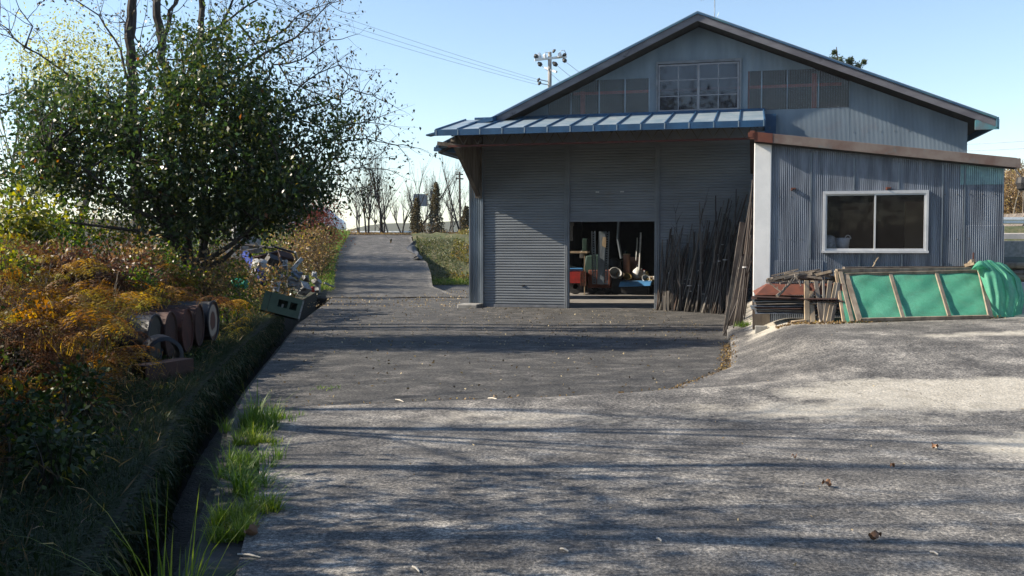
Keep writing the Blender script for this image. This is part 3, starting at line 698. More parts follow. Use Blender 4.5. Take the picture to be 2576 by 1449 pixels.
for k in range(135):
    t = prn.random(); i = t*(len(shut)-1); a = shut[int(i)]; fx = a[0]+prn.uniform(-.15,.15); fy = a[1]+prn.uniform(-.22,.3)
    h = prn.choice([1.5, 1.9, 2.2, 2.5, 2.9, 1.7, 2.1])*(.85+.3*t) * (.9 if t < .3 else 1.0)
    tx = fx + prn.choice([-.08, .1, .2, .3, .42, .5])*h*.5 + (.12 if t > .6 else 0); ty = -.06 - prn.uniform(0, .2)
    if tx > 3.95: ty -= 1.0; tx = 3.95
    kind = prn.choice('ppdddb'); r = prn.uniform(.012, .030)
    p0 = mw(fx, fy, 0); p0.z = gz(p0.x, p0.y)+.0
    stake(p0, mw(tx, ty, -.15+h), r, M[{'p': 'pole_wood', 'd': 'pole_dark', 'b': 'pole_brown'}[kind]], lab_for(kind, t, h), lab_for(kind, t, h).replace('stake','stakes'), square=(prn.random() < .18), tie=(prn.choice([.25,.45,.6]) if prn.random() < .16 else None))
# long ones against the side of the shed
GL = 'long stakes leaning on the side wall of the shed'
for k in range(34):
    t = prn.random(); fx = -.16-.42*prn.random()*(1-.4*t); fy = 1.4+5.6*t
    h = prn.uniform(1.9, 2.85) if k % 3 else prn.uniform(1.2, 1.9)
    p0 = aw(fx, fy, 0); p0.z = gz(p0.x, p0.y)
    p1 = aw(-.045-.02*prn.random(), fy+prn.uniform(.2, .9), p0.z+h)
    kind = prn.choice('dddb')  # mostly dark wood: the shade beside the shed is put into the colour
    stake(p0, p1, prn.uniform(.012, .026), M[{'p': 'pole_wood', 'd': 'pole_dark', 'b': 'pole_brown'}[kind]],
          {'p': 'long grey stake leaning upright on the dark side of the shed', 'd': 'long stake darkened for shade, leaning upright on the dark side of the shed', 'b': 'long reddish stake leaning upright on the dark side of the shed'}[kind], GL+{'p':' (grey)','d':' (dark)','b':' (reddish)'}[kind], crook=.01, square=(k % 5 == 0), tie=(.4 if k % 7 == 0 else None))
# wide grey planks at the right of the bundle
for k, (x0, y0, x1, y1, d0) in enumerate(((1838, 808, 1872, 640, 19.2), (1852, 806, 1888, 600, 18.9), (1826, 806, 1868, 560, 19.6))):
    a = at(x0, y0, d0); a.z = gz(a.x, a.y); b = at(x1, y1, d0+.9)
    w = MB().beam((0,0,0), tuple(b-a), .11, .03, up=(0,1,0)); o = obj('plank', w, M['dark_wood'], loc=a)  # dark wood stands in for the shade at the shed corner
    tag(o, ['wide grey plank, shortest of the three leaning by the shed corner', 'wide grey plank nearest the white pillar', 'tall grey plank leaning left of two shorter planks'][k], 'plank')
a = at(1838, 803, 19.4); a.z = gz(a.x, a.y); b = at(1882, 655, 20.2)
tag(obj('green_stake', MB().tube([(0,0,0), tuple(b-a)], .012, 6), M['teal'], loc=a), 'thin green garden stake among the leaning grey planks', 'stake')
# dead branches sticking up out of the stakes
def bare_branch(name, label, p0, p1, r, seed, m, group=None, cat='branch'):
    q = random.Random(seed); w = MB(); p0, p1 = Vector(p0), Vector(p1); L = (p1-p0).length
    pts = [Vector((0,0,0))]
    for k in range(1, 8): pts.append((p1-p0)*(k/7) + Vector((q.uniform(-1,1), q.uniform(-1,1), q.uniform(-1,1)))*L*.025)
    w.tube(pts, [r*(1-.11*k) for k in range(8)], 5)
    for k in range(2, 8):
        for _ in range(2):
            d = ((p1-p0).normalized() + Vector((q.uniform(-1,1), q.uniform(-.5,.5), q.uniform(-.2,.6)))*.8).normalized()
            l = L*q.uniform(.12, .3)
            w.tube([pts[k], pts[k]+d*l*.5+Vector((0,0,.02)), pts[k]+d*l], [r*.4, r*.3, r*.12], 4)
    return tag(obj(name, w, m, loc=p0), label, cat, group)
for k, (x0, y0, x1, y1) in enumerate(((1725, 700, 1698, 540), (1760, 720, 1770, 515), (1790, 720, 1822, 540), (1712, 720, 1690, 620))):
    a = at(x0, y0, 25.4); b = at(x1, y1, 25.9)
    bare_branch('dead_branch', ['dead branch forking left above the stakes', 'tallest dead branch standing up among the stakes', 'dead branch forking right above the stakes', 'small dead twig at the left side of the stakes'][k], a, b, .014, 40+k, M['pole_dark'])
# short posts at the left foot of the stakes
for k, (px, py, h) in enumerate(((1671, 785, .42), (1679, 788, .55))):
    a = at(px, py, 26.3); a.z = gz(a.x, a.y)
    tag(obj('short_post', MB().beam((0,0,0), (.03,.12,h), .07, .04), M['pole_wood'], loc=a), ['short pale post, shorter of two beside the shutter post', 'short grey post, taller of two beside the shutter post'][k], 'post')

# --- stack of corrugated sheets with scrap timber on top
def fr(x, y, z=None):   # point in front of the shed, local x and distance in front of the wall
    p = aw(x, -y, 0)
    p.z = gz(p.x, p.y) if z is None else z
    return p
base = fr(.55, .6); BZ = base.z + .05
for k in range(4):
    p = fr(.1+.33*k, .62, BZ-.03); 
for k, (x, y) in enumerate(((.12, .75), (.95, .78))):
    p = fr(x, y); tag(obj('support_block', MB().box(-.1, .1, -.07, .07, -.06, .09), M['conc_block'], loc=p, rotz=-YAW, bevel=.01), ['grey concrete block under the left end of the sheet stack', 'grey concrete block under the middle of the sheet stack'][k], 'concrete block')
srn = random.Random(5)
z = BZ + .09
for k in range(9):
    L0 = -.06 + srn.uniform(0, .12); L1 = 1.35 + srn.uniform(-.05, .1)
    w = MB(); w.smooth = False
    def fn(u, v, k=k, L0=L0, L1=L1): return (u, v, .010*math.cos(v*2*math.pi/.076) + .012*math.sin(u*3+k))
    w.grid(fn, np.linspace(L0, L1, 10), np.linspace(-.42, .32, 49))
    o = obj('corrugated_sheet', w, [M['galv_old'], M['dark_wood'], M['galv'], M['rust_drum']][k % 4 if k < 8 else 3], loc=tuple(fr(0, .5, z)), rotz=-YAW+srn.uniform(-.03, .03))
    s = o.modifiers.new('s', 'SOLIDIFY'); s.thickness = .004
    tag(o, ['bottom corrugated iron sheet of the pile by the shed wall', None, None, None, None, None, None, None, 'top rusty corrugated sheet of the pile by the shed wall'][k] or 'weathered corrugated iron sheet in the middle of the pile by the shed wall', 'metal sheet', 'corrugated sheets stacked by the shed')
    z += .033
w = MB(); w.hexa([(.02, -.50, 0), (1.42, -.52, .02), (1.42, -.14, .05), (-.02, -.10, .05), (.2, -.42, .17), (1.42, -.44, .20), (1.42, -.12, .20), (.2, -.08, .18)])
tag(obj('metal_cover', w, M['red_rust'], loc=tuple(fr(0, .28, z)), rotz=-YAW), 'red oxide painted metal cover lying on the stack of iron sheets', 'metal cover')
z += .2
for k in range(30):
    x = srn.uniform(.38, 1.4); y = srn.uniform(.2, .6); L = srn.uniform(.25, .7); a = srn.uniform(-.5, .5)
    w = MB().beam((-L/2, 0, 0), (L/2, 0, srn.uniform(-.03, .1)), srn.uniform(.03, .07), srn.uniform(.02, .045))
    kk = srn.choice(['dark_wood', 'pole_wood', 'wood', 'dark_wood', 'dark_wood', 'dark_wood'])
    pale = kk in ('pole_wood', 'wood')
    tag(obj('scrap_wood', w, M[kk], loc=tuple(fr(x, y, z+.01+.0045*k)), rot=(0, srn.gauss(0, .13), -YAW+a)), 'weathered grey offcut in the scrap wood heap on the sheet stack' if pale else 'dark brown offcut in the scrap wood heap on the sheet stack', 'offcut', 'offcuts on the sheet stack' + (' (grey)' if pale else ' (dark)'))
for k, (x0, y0, x1, y1) in enumerate(((1955, 745, 2000, 700), (1965, 735, 1935, 712), (2040, 745, 2075, 705), (2015, 720, 2000, 690))):
    a = at(x0, y0, 15.9); b = at(x1, y1, 16.1)
    bare_branch('dry_branch', ['thick dry branch pointing up at the left of the scrap wood', 'thin dry branch leaning left over the scrap wood', 'dry branch at the right of the scrap wood behind the boards', 'small twig sticking up in the middle of the scrap wood'][k], a, b, [.03, .014, .012, .012][k], 60+k, M['pole_wood' if k == 0 else 'dark_wood'])
# --- pale boards standing in front
BD = [(2029, 706, 2030, 819, 13, 'cut_wood'), (2040, 733, 2045, 812, 12, 'cut_wood'), (2052, 707, 2068, 815, 11, 'dark_wood'), (2071, 706, 2074, 815, 6, 'pole_wood'), (2088, 707, 2075, 817, 12, 'wood'), (2103, 712, 2083, 815, 12, 'cut_wood'), (2110, 712, 2092, 816, 9, 'pole_wood'), (2060, 790, 2066, 818, 8, 'wood')]
BL = ['thick pale squared board, leftmost and tallest of the row of upright boards', 'shorter pale board just right of the tallest upright board', 'dark warped board in the row of upright boards', 'very thin grey lath in the row of upright boards', 'light brown board leaning left in the row of upright boards', 'pale split board, second from the green frame', 'thin grey board nearest the green frame', 'short broken stub standing at the foot of the upright boards']
for k, (x0, y0, x1, y1, wpx, m) in enumerate(BD):
    p = fr(1.2, 1.0); d = 15.75 - .012*k
    b = at(x1, y1, d); b.z = gz(b.x, b.y); t = at(x0, y0, d+.3)
    w = MB().beam((0,0,0), tuple(t-b), wpx*d/FPX, .035, up=(0,1,0), taper=.92)
    tag(obj('board', w, M[m], loc=b, bevel=.004), BL[k], 'board')
a = at(1995, 815, 15.6); a.z = gz(a.x, a.y)+.03; b = at(2045, 808, 15.9); b.z = gz(b.x, b.y)+.04
tag(obj('lying_board', MB().beam((0,0,0), tuple(b-a), .09, .035), M['cut_wood'], loc=a, bevel=.004), 'pale board lying on the ground left of the upright boards', 'board')
# --- leaning frame covered in green net
FD0, FD1 = 15.45, 16.15      # foot and head depth
def fp(px, py, low): return at(px, py, FD0-.10*(px-2110)/380 if low else FD1-.10*(px-2110)/380)
gf = thing('lattice_screen', 'long weathered timber frame covered with green net leaning against the shed wall', 'screen frame', fp(2128, 812, True))
O = gf.location.copy()
def rel(p): return tuple(Vector(p)-O)
def board_(name, a, b, wd, th=.028, m='wood'):
    return obj(name, MB().beam(rel(a), rel(b), wd, th, up=(0, 1, .3)), M[m], gf)
for (tx, ty, bx, by, wd) in ((2128, 690, 2163, 808, .085), (2240, 690, 2272, 799, .055), (2356, 687, 2388, 795, .055), (2465, 678, 2492, 798, .085)):
    board_('upright', fp(tx, ty, False), fp(bx, by, True), wd)
board_('upright', fp(2114, 684, False), fp(2146, 809, True)-Vector((0,-.05,0)), .06)
board_('upright', fp(2104, 682, False)+Vector((0,.03,0)), fp(2127, 811, True)-Vector((0,-.08,0)), .045, m='cut_wood')
board_('top_rail', fp(2120, 691, False), fp(2462, 682, False), .05)
board_('bottom_rail', fp(2164, 805, True), fp(2488, 797, True), .06)
w = MB()
ta, tb, ba, bb = fp(2108, 684, False), fp(2470, 679, False), fp(2130, 812, True), fp(2490, 800, True)
off = Vector((0, .045, .0))
def nf(u, v):
    p = (ta*(1-u)+tb*u)*(1-v) + (ba*(1-u)+bb*u)*v + off
    p = p + Vector((0, .015*math.sin(u*23+v*5)*math.sin(v*9+u*4), 0)); return rel(p)
w.grid(nf, np.linspace(0, 1, 60), np.linspace(0, 1, 24)); w.smooth = True
obj('netting', w, M['net'], gf)
# timber beams lying behind the top of the frame
for k, (x0, x1, y0, y1, d, wd) in enumerate(((2104, 2455, 681, 676, 16.22, .055), (2122, 2448, 675, 673, 16.33, .05))):
    a, b = at(x0, y0, d), at(x1, y1, d-.1)
    w = MB().beam((0,0,0), tuple(b-a), .14, wd); 
    tag(obj('timber_beam', w, M['wood' if k == 0 else 'dark_wood'], loc=a), ['long grey timber lying along the top of the green net frame, front one', 'long brown timber lying behind the front timber over the net frame'][k], 'timber')
for k in range(2):
    for j in range(3): pass
# trestles that carry the timbers (hidden mostly behind the net)
for k, px in enumerate((2180, 2400)):
    b = at(px, 800, 16.25); b.z = gz(b.x, b.y); tz = at(px, 684, 16.25).z
    w = MB(); w.box(-.04, .04, -.12, .12, 0, tz-b.z)
    tag(obj('trestle', w, M['dark_wood'], loc=b, rotz=-YAW), ['wooden trestle under the left half of the long timbers', 'wooden trestle under the right half of the long timbers'][k], 'trestle')
# small heap at the right: offcuts on the beams, bundled netting
for k, (x0, y0, x1, y1, m) in enumerate(((2428, 668, 2452, 662, 'cut_wood'), (2440, 664, 2449, 655, 'wood'), (2432, 672, 2480, 669, 'dark_wood'))):
    a, b = at(x0, y0, 16.15), at(x1, y1, 16.05)
    tag(obj('wood_offcut', MB().beam((0,0,0), tuple(b-a), .07, .05), M[m], loc=a), ['pale offcut on the right end of the long timbers', 'small offcut standing up at the right end of the long timbers', 'dark flat offcut under the pale one at the right end of the timbers'][k], 'offcut')
a = at(2195, 672, 16.3)
bare_branch('dry_sprig', 'dry brown sprig standing up behind the long timbers below the window', a, at(2208, 652, 16.35), .012, 71, M['cut_wood'])
nb = thing('net_bundle', 'crumpled bundle of bright green netting slumped at the right end of the frame', 'netting', fp(2530, 795, True))
OB = nb.location.copy()
def fold(cx0, cy0, cx1, cy1, wpx, d0, d1, seed):
    q = random.Random(seed); w = MB(); w.smooth = True
    ph = [q.uniform(0, 6.28) for _ in range(4)]
    def f(u, v):   # u along the fold (top->bottom), v across: an arch that bulges to the camera
        px = cx0 + (cx1-cx0)*u + wpx*(v-.5)*(1+.25*math.sin(u*5+ph[0])) + 5*math.sin(u*7+ph[1])
        py = cy0 + (cy1-cy0)*u - 8*math.sin(v*math.pi)*(1-u) + 3*math.sin(v*8+u*5+ph[2])
        d = d1 + (d0-d1)*u - .16*math.sin(v*math.pi)*(.4+.6*math.sin(u*math.pi)) + .03*math.sin(v*19+u*9+ph[3])
        return tuple(at(px, py, d)-OB)
    w.grid(f, np.linspace(0, 1, 26), np.linspace(0, 1, 26)); return w
def fan(L_, R_, d_top, d_bot, ph):
    L_, R_ = np.array(L_, float), np.array(R_, float); w = MB(); w.smooth = True; t_ = np.linspace(0, 1, 4)
    def f(u, v):
        lx, ly = np.interp(u, t_, L_[:,0]), np.interp(u, t_, L_[:,1]); rx, ry = np.interp(u, t_, R_[:,0]), np.interp(u, t_, R_[:,1])
        px, py = lx+(rx-lx)*v, ly+(ry-ly)*v - 4*math.sin(v*math.pi)*(1-u)
        d = d_top+(d_bot-d_top)*u - .10*math.sin(v*math.pi)**.7*(.3+.7*math.sin(min(1,u+.1)*math.pi)) + .018*math.sin(v*13+u*4+ph)*math.sin(u*math.pi)
        return tuple(at(px, py, d)-OB)
    w.grid(f, np.linspace(0, 1, 30), np.linspace(0, 1, 22)); return w
FAN = [([(2500,662),(2540,695),(2555,745),(2545,796)], [(2530,666),(2566,702),(2577,750),(2569,790)], 16.0, 15.75, 3),
       ([(2480,657),(2512,690),(2523,742),(2518,797)], [(2504,660),(2546,695),(2561,745),(2550,797)], 15.95, 15.6, 1.5),
       ([(2455,672),(2470,705),(2486,752),(2500,799)], [(2484,654),(2520,690),(2532,745),(2526,799)], 15.9, 15.5, 0)]
for k, (L_, R_, a, b, ph) in enumerate(FAN):
    obj('net_fold', fan(L_, R_, a, b, ph), M['net'], nb)
    w = MB(); w.tube([tuple(at(np.interp(u, np.linspace(0,1,4), [q[0] for q in R_]), np.interp(u, np.linspace(0,1,4), [q[1] for q in R_]), a+(b-a)*u-.01)-OB) for u in np.linspace(0, 1, 20)], .006, 5)
    obj('net_selvedge', w, M['net_edge'], nb)
w = MB(); w.smooth = True
tp = [(2478,657),(2440,676),(2470,690),(2500,676)]
w.grid(lambda u, v: tuple(at(2442+u*58, 680-26*math.sin(math.pi*min(1,u*1.15))*(1-v)-v*2+u*4, 15.85-.12*math.sin(v*math.pi))-OB), np.linspace(0,1,16), np.linspace(0,1,8)); obj('net_peak', w, M['net'], nb)
# stacked firewood and posts at the far right edge
for k in range(9):
    a = at(2520+4*(k % 3), 668+14*(k//3)+5*(k % 2), 16.35+.12*(k % 3)); L = 1.3
    tag(obj('log', MB().tube([(0,0,0), (L, -.3, 0)], [.055, .05], 8), M['dark_wood' if k % 2 else 'wood'], loc=a),
        'dark log in the pile beyond the net bundle at the right edge' if k % 2 else 'grey log in the pile beyond the net bundle at the right edge', 'log', 'logs beyond the net bundle' + (' (dark)' if k % 2 else ' (grey)'))

# ================================================================== THINGS INSIDE THE OPEN SHUTTER
FZ = -.155
def ip(px, py, y):          # point on the inside plane y metres behind the front wall
    r = ray(px, py); n = (math.sin(YAW), math.cos(YAW))
    s = (MA[0]*n[0] + MA[1]*n[1] + y)/(r[0]*n[0] + r[1]*n[1]); return Vector((r[0]*s, r[1]*s, EYE + r[2]*s))
def ibox(px0, py0, px1, py1, y, dep, mb=None, org=None):
    a = ip(px0, py1, y); b = ip(px1, py0, y); wd = (Vector((b.x-a.x, b.y-a.y))).length
    return a, wd, b.z-a.z
def ithing(name, label, cat, px0, px1, y): # empty on the floor below px0, local x to the right
    a = ip(px0, 700, y); a.z = FZ
    return thing(name, label, cat, a, -YAW), (ip(px1, 700, y)-ip(px0, 700, y)).length
def zz(px, py, y): return ip(px, py, y).z - FZ
# red farm trailer at the left
Y0 = 7.5
t, wd = ithing('farm_trailer', 'red farm trailer with slatted side and loaded boards, left inside the open shutter', 'trailer', 1418, 1475, Y0)
h0, h1 = zz(1440, 712, Y0), zz(1440, 684, Y0)
w = MB(); w.box(0, wd*.72, 0, 1.8, h0, h0+.06); w.box(0, wd*.72, 0, .04, h0+.06, h1); w.box(0, wd*.72, 1.76, 1.8, h0+.06, h1); w.box(wd*.68, wd*.72, .04, 1.76, h0+.06, h1); obj('body', w, M['red'], t)
w = MB()
for k in range(4): w.box(wd*.74, wd*.98, -.02, .02, h0+.02+k*.11, h0+.07+k*.11)
for x in (.76, .86, .97): w.box(wd*x-.015, wd*x+.015, -.03, -.02, h0-.1, h1+.05)
obj('side_rack', w, M['red_rust'], t)
w = MB(); w.box(wd*.9, wd*.94, -.02, .03, 0, zz(1465, 640, Y0)); w.box(.0, wd*1.05, -.05, .5, zz(1465, 637, Y0), zz(1465, 632, Y0)); obj('shelf_frame', w, M['cut_wood'], t)
for x in (.25,): obj('wheel', MB().lathe([(.10, -.08), (.26, -.08), (.29, -.04), (.29, .04), (.26, .08), (.10, .08), (.10, -.08)], 20, 'y', (x+.1, .5, .29)), M['black'], t, smooth=False)
for k in range(5):
    w = MB().beam((0,0,0), (.75, .5, -.22+.02*k), .16, .03)
    p = mw(0,0,0); q = t.location + Vector((-.02+.02*k, .25+.06*k, h1+.04+.05*(5-k)))
    tag(obj('loaded_board', w, M['cut_wood' if k < 3 else 'wood'], loc=q), ['top board', 'second board from the top', 'middle board', 'fourth board down', 'lowest board'][k] + ' of the load slanting on the red trailer', 'board')
q = t.location + Vector((.1, .1, h1+.02)); tag(obj('blue_sheet', MB().box(0, .62, 0, .4, 0, .11), M['lightblue'], loc=q, bevel=.03), 'folded blue sheet lying on the red trailer under the boards', 'tarpaulin')
q = t.location + Vector((.65, .0, zz(1455, 648, Y0)-.02))
tag(obj('jug', MB().lathe([(0,0),(.07,0),(.08,.12),(.03,.2),(.03,.26),(0,.26)], 12), M['white'], smooth=True, loc=q), 'white jug on the trailer under the wooden shelf', 'jug')
# dark red machine with a dark green hood
Y0 = 8.3
t, wd = ithing('machine', 'dark red machine with dark green hood standing in shade left of the steel channels', 'machine', 1472, 1537, Y0)
w = MB(); w.box(.1, wd, 0, 1.2, .22, zz(1500, 678, Y0)); obj('body', w, M['red_rust'], t, bevel=.05)
w = MB(); w.hexa([(-.1, 0, zz(1,678,Y0)), (.7, 0, zz(1,678,Y0)), (.7, 1, zz(1,678,Y0)), (-.1, 1, zz(1,678,Y0)), (0, .1, zz(1,640,Y0)), (.6, .1, zz(1,636,Y0)), (.6, .9, zz(1,636,Y0)), (0, .9, zz(1,640,Y0))]); obj('hood', w, M['dkgreen'], t, bevel=.05)
w = MB(); w.box(-.12, .05, .1, .3, zz(1,630,Y0), zz(1,603,Y0)); obj('exhaust_box', w, M['dkgreen'], t, bevel=.02)
w = MB()
for x in (.25, wd-.15): w.lathe([(.05,-.06),(.2,-.06),(.22,0),(.2,.06),(.05,.06)], 16, 'y', (x, .2, .22))
obj('wheel', w, M['black'], t)
# perforated steel channels leaning
for k, (x0, x1, lb, mm) in enumerate(((1493, 1503, 'left perforated steel channel leaning upright behind the machine', 'steel'), (1505, 1521, 'wide plain steel sheet leaning between the two perforated channels', 'galv'), (1521, 1532, 'right perforated steel channel leaning upright beside the steel sheet', 'steel'))):
    y = 7.9; a = ip(x0-3, 715, y); b = ip(x1-3, 715, y); h = ip(x0, 582, y+.0).z - a.z; wd = (b-a).length
    w = MB(); g = .0
    n = 22
    w.box(0, wd, 0, .004, 0, h) if k == 1 else None
    if k != 1:
        w.box(0, .012, -.03, .0, 0, h); w.box(wd-.012, wd, -.03, 0, 0, h); w.box(.012, wd*.32, 0, .004, 0, h); w.box(wd*.68, wd-.012, 0, .004, 0, h)
        for j in range(n): w.box(wd*.32, wd*.68, 0, .004, h*j/n, h*(j+.55)/n)
    o = obj('steel_channel', w, M[mm], loc=a, rotz=-YAW); o.rotation_euler = (R(-2), R(-1.5 if k == 0 else 1.5), -YAW); tag(o, lb, 'steel channel')
a = ip(1514, 618, 7.86); tag(obj('paper_bag', MB().hexa([(0,0,0),(.14,0,-.08),(.14,.02,-.08),(0,.02,0),(.03,0,.32),(.16,0,.3),(.16,.02,.3),(.03,.02,.32)]), M['cut_wood'], loc=a, rotz=-YAW), 'pale sheet of board caught at the top of the plain steel sheet', 'board')
# pink cardboard tube and the box behind
Y0 = 9.5
t, wd = ithing('rolled_card', 'pink brown upright roll with a green cap standing beside the work bench', 'roll', 1568, 1585, Y0)
hh = zz(1,637,Y0); obj('tube', MB().lathe([(0,.5),(wd*.5,.5),(wd*.5,hh),(wd*.3,hh+.01),(0,hh+.01)], 18, 'z', (wd*.5, 0, 0)), M['card'], t, smooth=True)
obj('cap', MB().lathe([(.06,hh-.02),(.06,hh+.13),(0,hh+.14)], 12, 'z', (wd*.45, 0, 0)), M['dkgreen'], t); obj('rim', MB().lathe([(wd*.52,hh-.02),(wd*.56,hh+.02),(wd*.3,hh+.03)], 16, 'z', (wd*.5,0,0)), M['cut_wood'], t)
a = ip(1582, 712, 10.2); tag(obj('carton', MB().box(0, .42, 0, .4, 0, 1.0), M['card'], loc=a, rotz=-YAW, bevel=.01), 'tall brown carton right behind the upright roll', 'carton')
# hanging pipes
for k, (x0, y0, x1, y1, x2, y2, lb) in enumerate(((1557, 557, 1554, 600, 1563, 650, 'bent grey flue pipe coming down left of the upright roll'), (1603, 608, 1601, 640, 1600, 655, 'short pale hanging pipe above the white bag'), (1612, 595, 1610, 640, 1608, 680, 'long thin pale hanging pipe right above the white bag'))):
    pts = [ip(x0, y0-10, 9.2), ip(x0, y0, 9.2), ip(x1, y1, 9.2), ip(x2, y2, 9.2)]
    o0 = pts[0].copy(); tag(obj('hanging_pipe', MB().tube([p-o0 for p in pts], [.05, .02, .03][k], 8), M['galv' if k == 0 else 'white'], loc=o0), lb, 'pipe')
# work bench with things on it
Y0 = 9.0
t, wd = ithing('work_bench', 'brown work bench loaded with bottles and a white bag inside on the right', 'bench', 1592, 1668, Y0)
bh = zz(1,690,Y0); w = MB(); w.box(0, wd, 0, .8, bh-.06, bh); obj('bench_top', w, M['cut_wood'], t, bevel=.005)
obj('bench_front', MB().box(.5, wd, .04, .07, bh-.38, bh-.06), M['red_steel'], t)
for x in (.05, wd-.1): obj('leg', MB().box(x, x+.08, .1, .18, 0, bh-.06), M['dark_wood'], t)
def onb(px, y=.3): a = ip(px, 690, Y0+y); a.z = FZ+bh; return a
w = MB(); w.lathe([(0,0),(.14,.01),(.21,.10),(.20,.24),(.13,.36),(.07,.42),(.05,.46),(.0,.46)], 18)
w.v = [(x*(1+.10*math.sin(z*30+x*25)), y*(1+.1*math.cos(z*25)), z) for x, y, z in w.v]
o = obj('shopping_bag', w, M['white'], smooth=True, loc=onb(1604)); tag(o, 'white plastic shopping bag with knotted handles on the bench', 'bag')
obj('handle', MB().tube([(-.03,0,.42),(-.05,0,.50),(0,0,.55),(.05,0,.50),(.03,0,.42)], .012, 5), M['white'], o)
def bottle(px, h, r, m, lab, y=.3, cap='red'):
    o = obj('bottle', MB().lathe([(0,0),(r,0),(r,h*.65),(r*.4,h*.82),(r*.4,h*.95),(0,h*.95)], 12), M[m], smooth=True, loc=onb(px, y)); tag(o, lab, 'bottle')
    obj('bottle_cap', MB().lathe([(0,h*.93),(r*.5,h*.93),(r*.5,h),(0,h)], 10), M[cap], o)
bottle(1614, .40, .07, 'white', 'tall white bottle next to the shopping bag on the bench', cap='white'); bottle(1621, .36, .07, 'white', 'white bottle with red cap in the middle of the bench')
bottle(1628, .30, .075, 'bin', 'yellow jar right of the white bottles on the bench', cap='bin')
for k, px in enumerate((1634, 1640, 1645)):
    tag(obj('small_tin', MB().lathe([(0,0),(.06,0),(.065,.1),(.05,.12),(0,.12)], 12), M[['white','cut_wood','white'][k]], loc=onb(px, .25)), ['small white tin left of two others at the right of the bench', 'small tan tin between two white ones on the bench', 'small white tin at the right end of the bench'][k], 'tin')
a = onb(1605, -.35); tag(obj('plastic_crate', MB().box(0,.28,0,.3,-.26,.07), mat('purple_crate', (.16,.10,.12), (.12,.08,.1), 4, .6), loc=a+Vector((.2,0,0)), rotz=-YAW, bevel=.01), 'dull purple crate in front of the bench below the bottles', 'crate')
# light blue tray on the floor and smaller clutter
a = ip(1556, 722, 8.0)
w = MB(); w.hexa([(0,0,0),(1.15,0,.05),(1.15,.5,.05),(0,.5,0),(.05,.05,.19),(1.18,.05,.19),(1.18,.5,.22),(.1,.5,.22)])
tag(obj('blue_trough', w, M['lightblue'], loc=a, rotz=-YAW, bevel=.01), 'long light blue trough raised in front of the bench', 'trough')
w = MB(); w.box(0, 1.0, 0, .3, FZ, a.z-.005); tag(obj('trough_stand', w, M['black'], loc=(a.x+.1, a.y+.12, 0), rotz=-YAW), 'low dark stand carrying the light blue trough', 'stand')
clut = [(1547, 690, .24, 'white', 'round pale basin tilted left of the blue trough', 'basin'), (1560, 694, .16, 'cut_wood', 'small tan basin beside the round pale basin', 'basin'), (1577, 698, .16, 'bin', 'olive helmet shaped tin in front of the upright roll', 'tin'), (1630, 713, .17, 'bin', 'yellow bowl on the floor right of the blue trough', 'bowl'), (1624, 703, .16, 'white', 'white bowl tilted right of the blue trough', 'bowl'), (1640, 712, .12, 'bin', 'small yellow bowl at the right shutter post', 'bowl')]
for k, (px, py, r, m, lb, ct) in enumerate(clut):
    a = ip(px, py, 8.35 + .05*k); o = obj(ct, MB().lathe([(0,-.3*r),(r*.6,-.3*r),(r,.5*r),(r*.92,.5*r),(r*.5,-.1*r),(0,-.1*r)], 16), M[m], smooth=True, loc=a, rot=(R(50), R(15*(-1)**k), 0)); tag(o, lb, ct)
    s = MB().box(-.1, .1, -.05, .1, FZ-a.z, -.32*r); tag(obj('clutter_box', s, M['black'], loc=a+Vector((0,.12,0))), ['black box under the round pale basin', 'black box under the small tan basin', 'black box under the olive tin', 'black box under the yellow bowl', 'black box under the white bowl', 'black box at the right shutter post'][k], 'box')
a = ip(1545, 668, 10.5); tag(obj('bench_machine', MB().lathe([(0,-1.0),(.16,-1.0),(.10,-.4),(.14,-.1),(.22,.0),(.20,.22),(.08,.3),(0,.3)], 14), M['black'], loc=a), 'black pedestal grinder shape in shade left of the flue pipe', 'machine')
a = ip(1560, 655, 10.0); w = MB(); w.box(0,.35,0,.4,-.02,.0); w.box(0,.35,0,.4,-.28,-.26); w.box(0,.03,0,.4,-1.0,0); w.box(.32,.35,0,.4,-1.0,0); w.box(.0,.35,0,.4,-.55,-.53)
tag(obj('small_shelf', w, M['dark_wood'], loc=a, rotz=-YAW), 'small brown shelf rack left of the upright roll', 'shelf')
a = ip(1434, 560, 2.0); w = MB(); w.box(0,.08,0,.05,-.55,0); w.box(0,.12,0,.05,-.1,0)
tag(obj('switch_conduit', w, M['white'], loc=a, rotz=-YAW), 'white conduit hanging at the upper left corner of the opening', 'conduit')
# back shelves deep inside
a = mw(.9, 13, FZ); w = MB()
for k in range(4): w.box(0, 3, 0, .5, .5+k*.6, .54+k*.6)
for x in (0, 1.5, 2.95): w.box(x, x+.05, 0, .5, 0, 2.6)
tag(obj('storage_rack', w, M['red_steel'], loc=a, rotz=-YAW), 'dark red storage rack deep in the shade of the warehouse', 'rack')

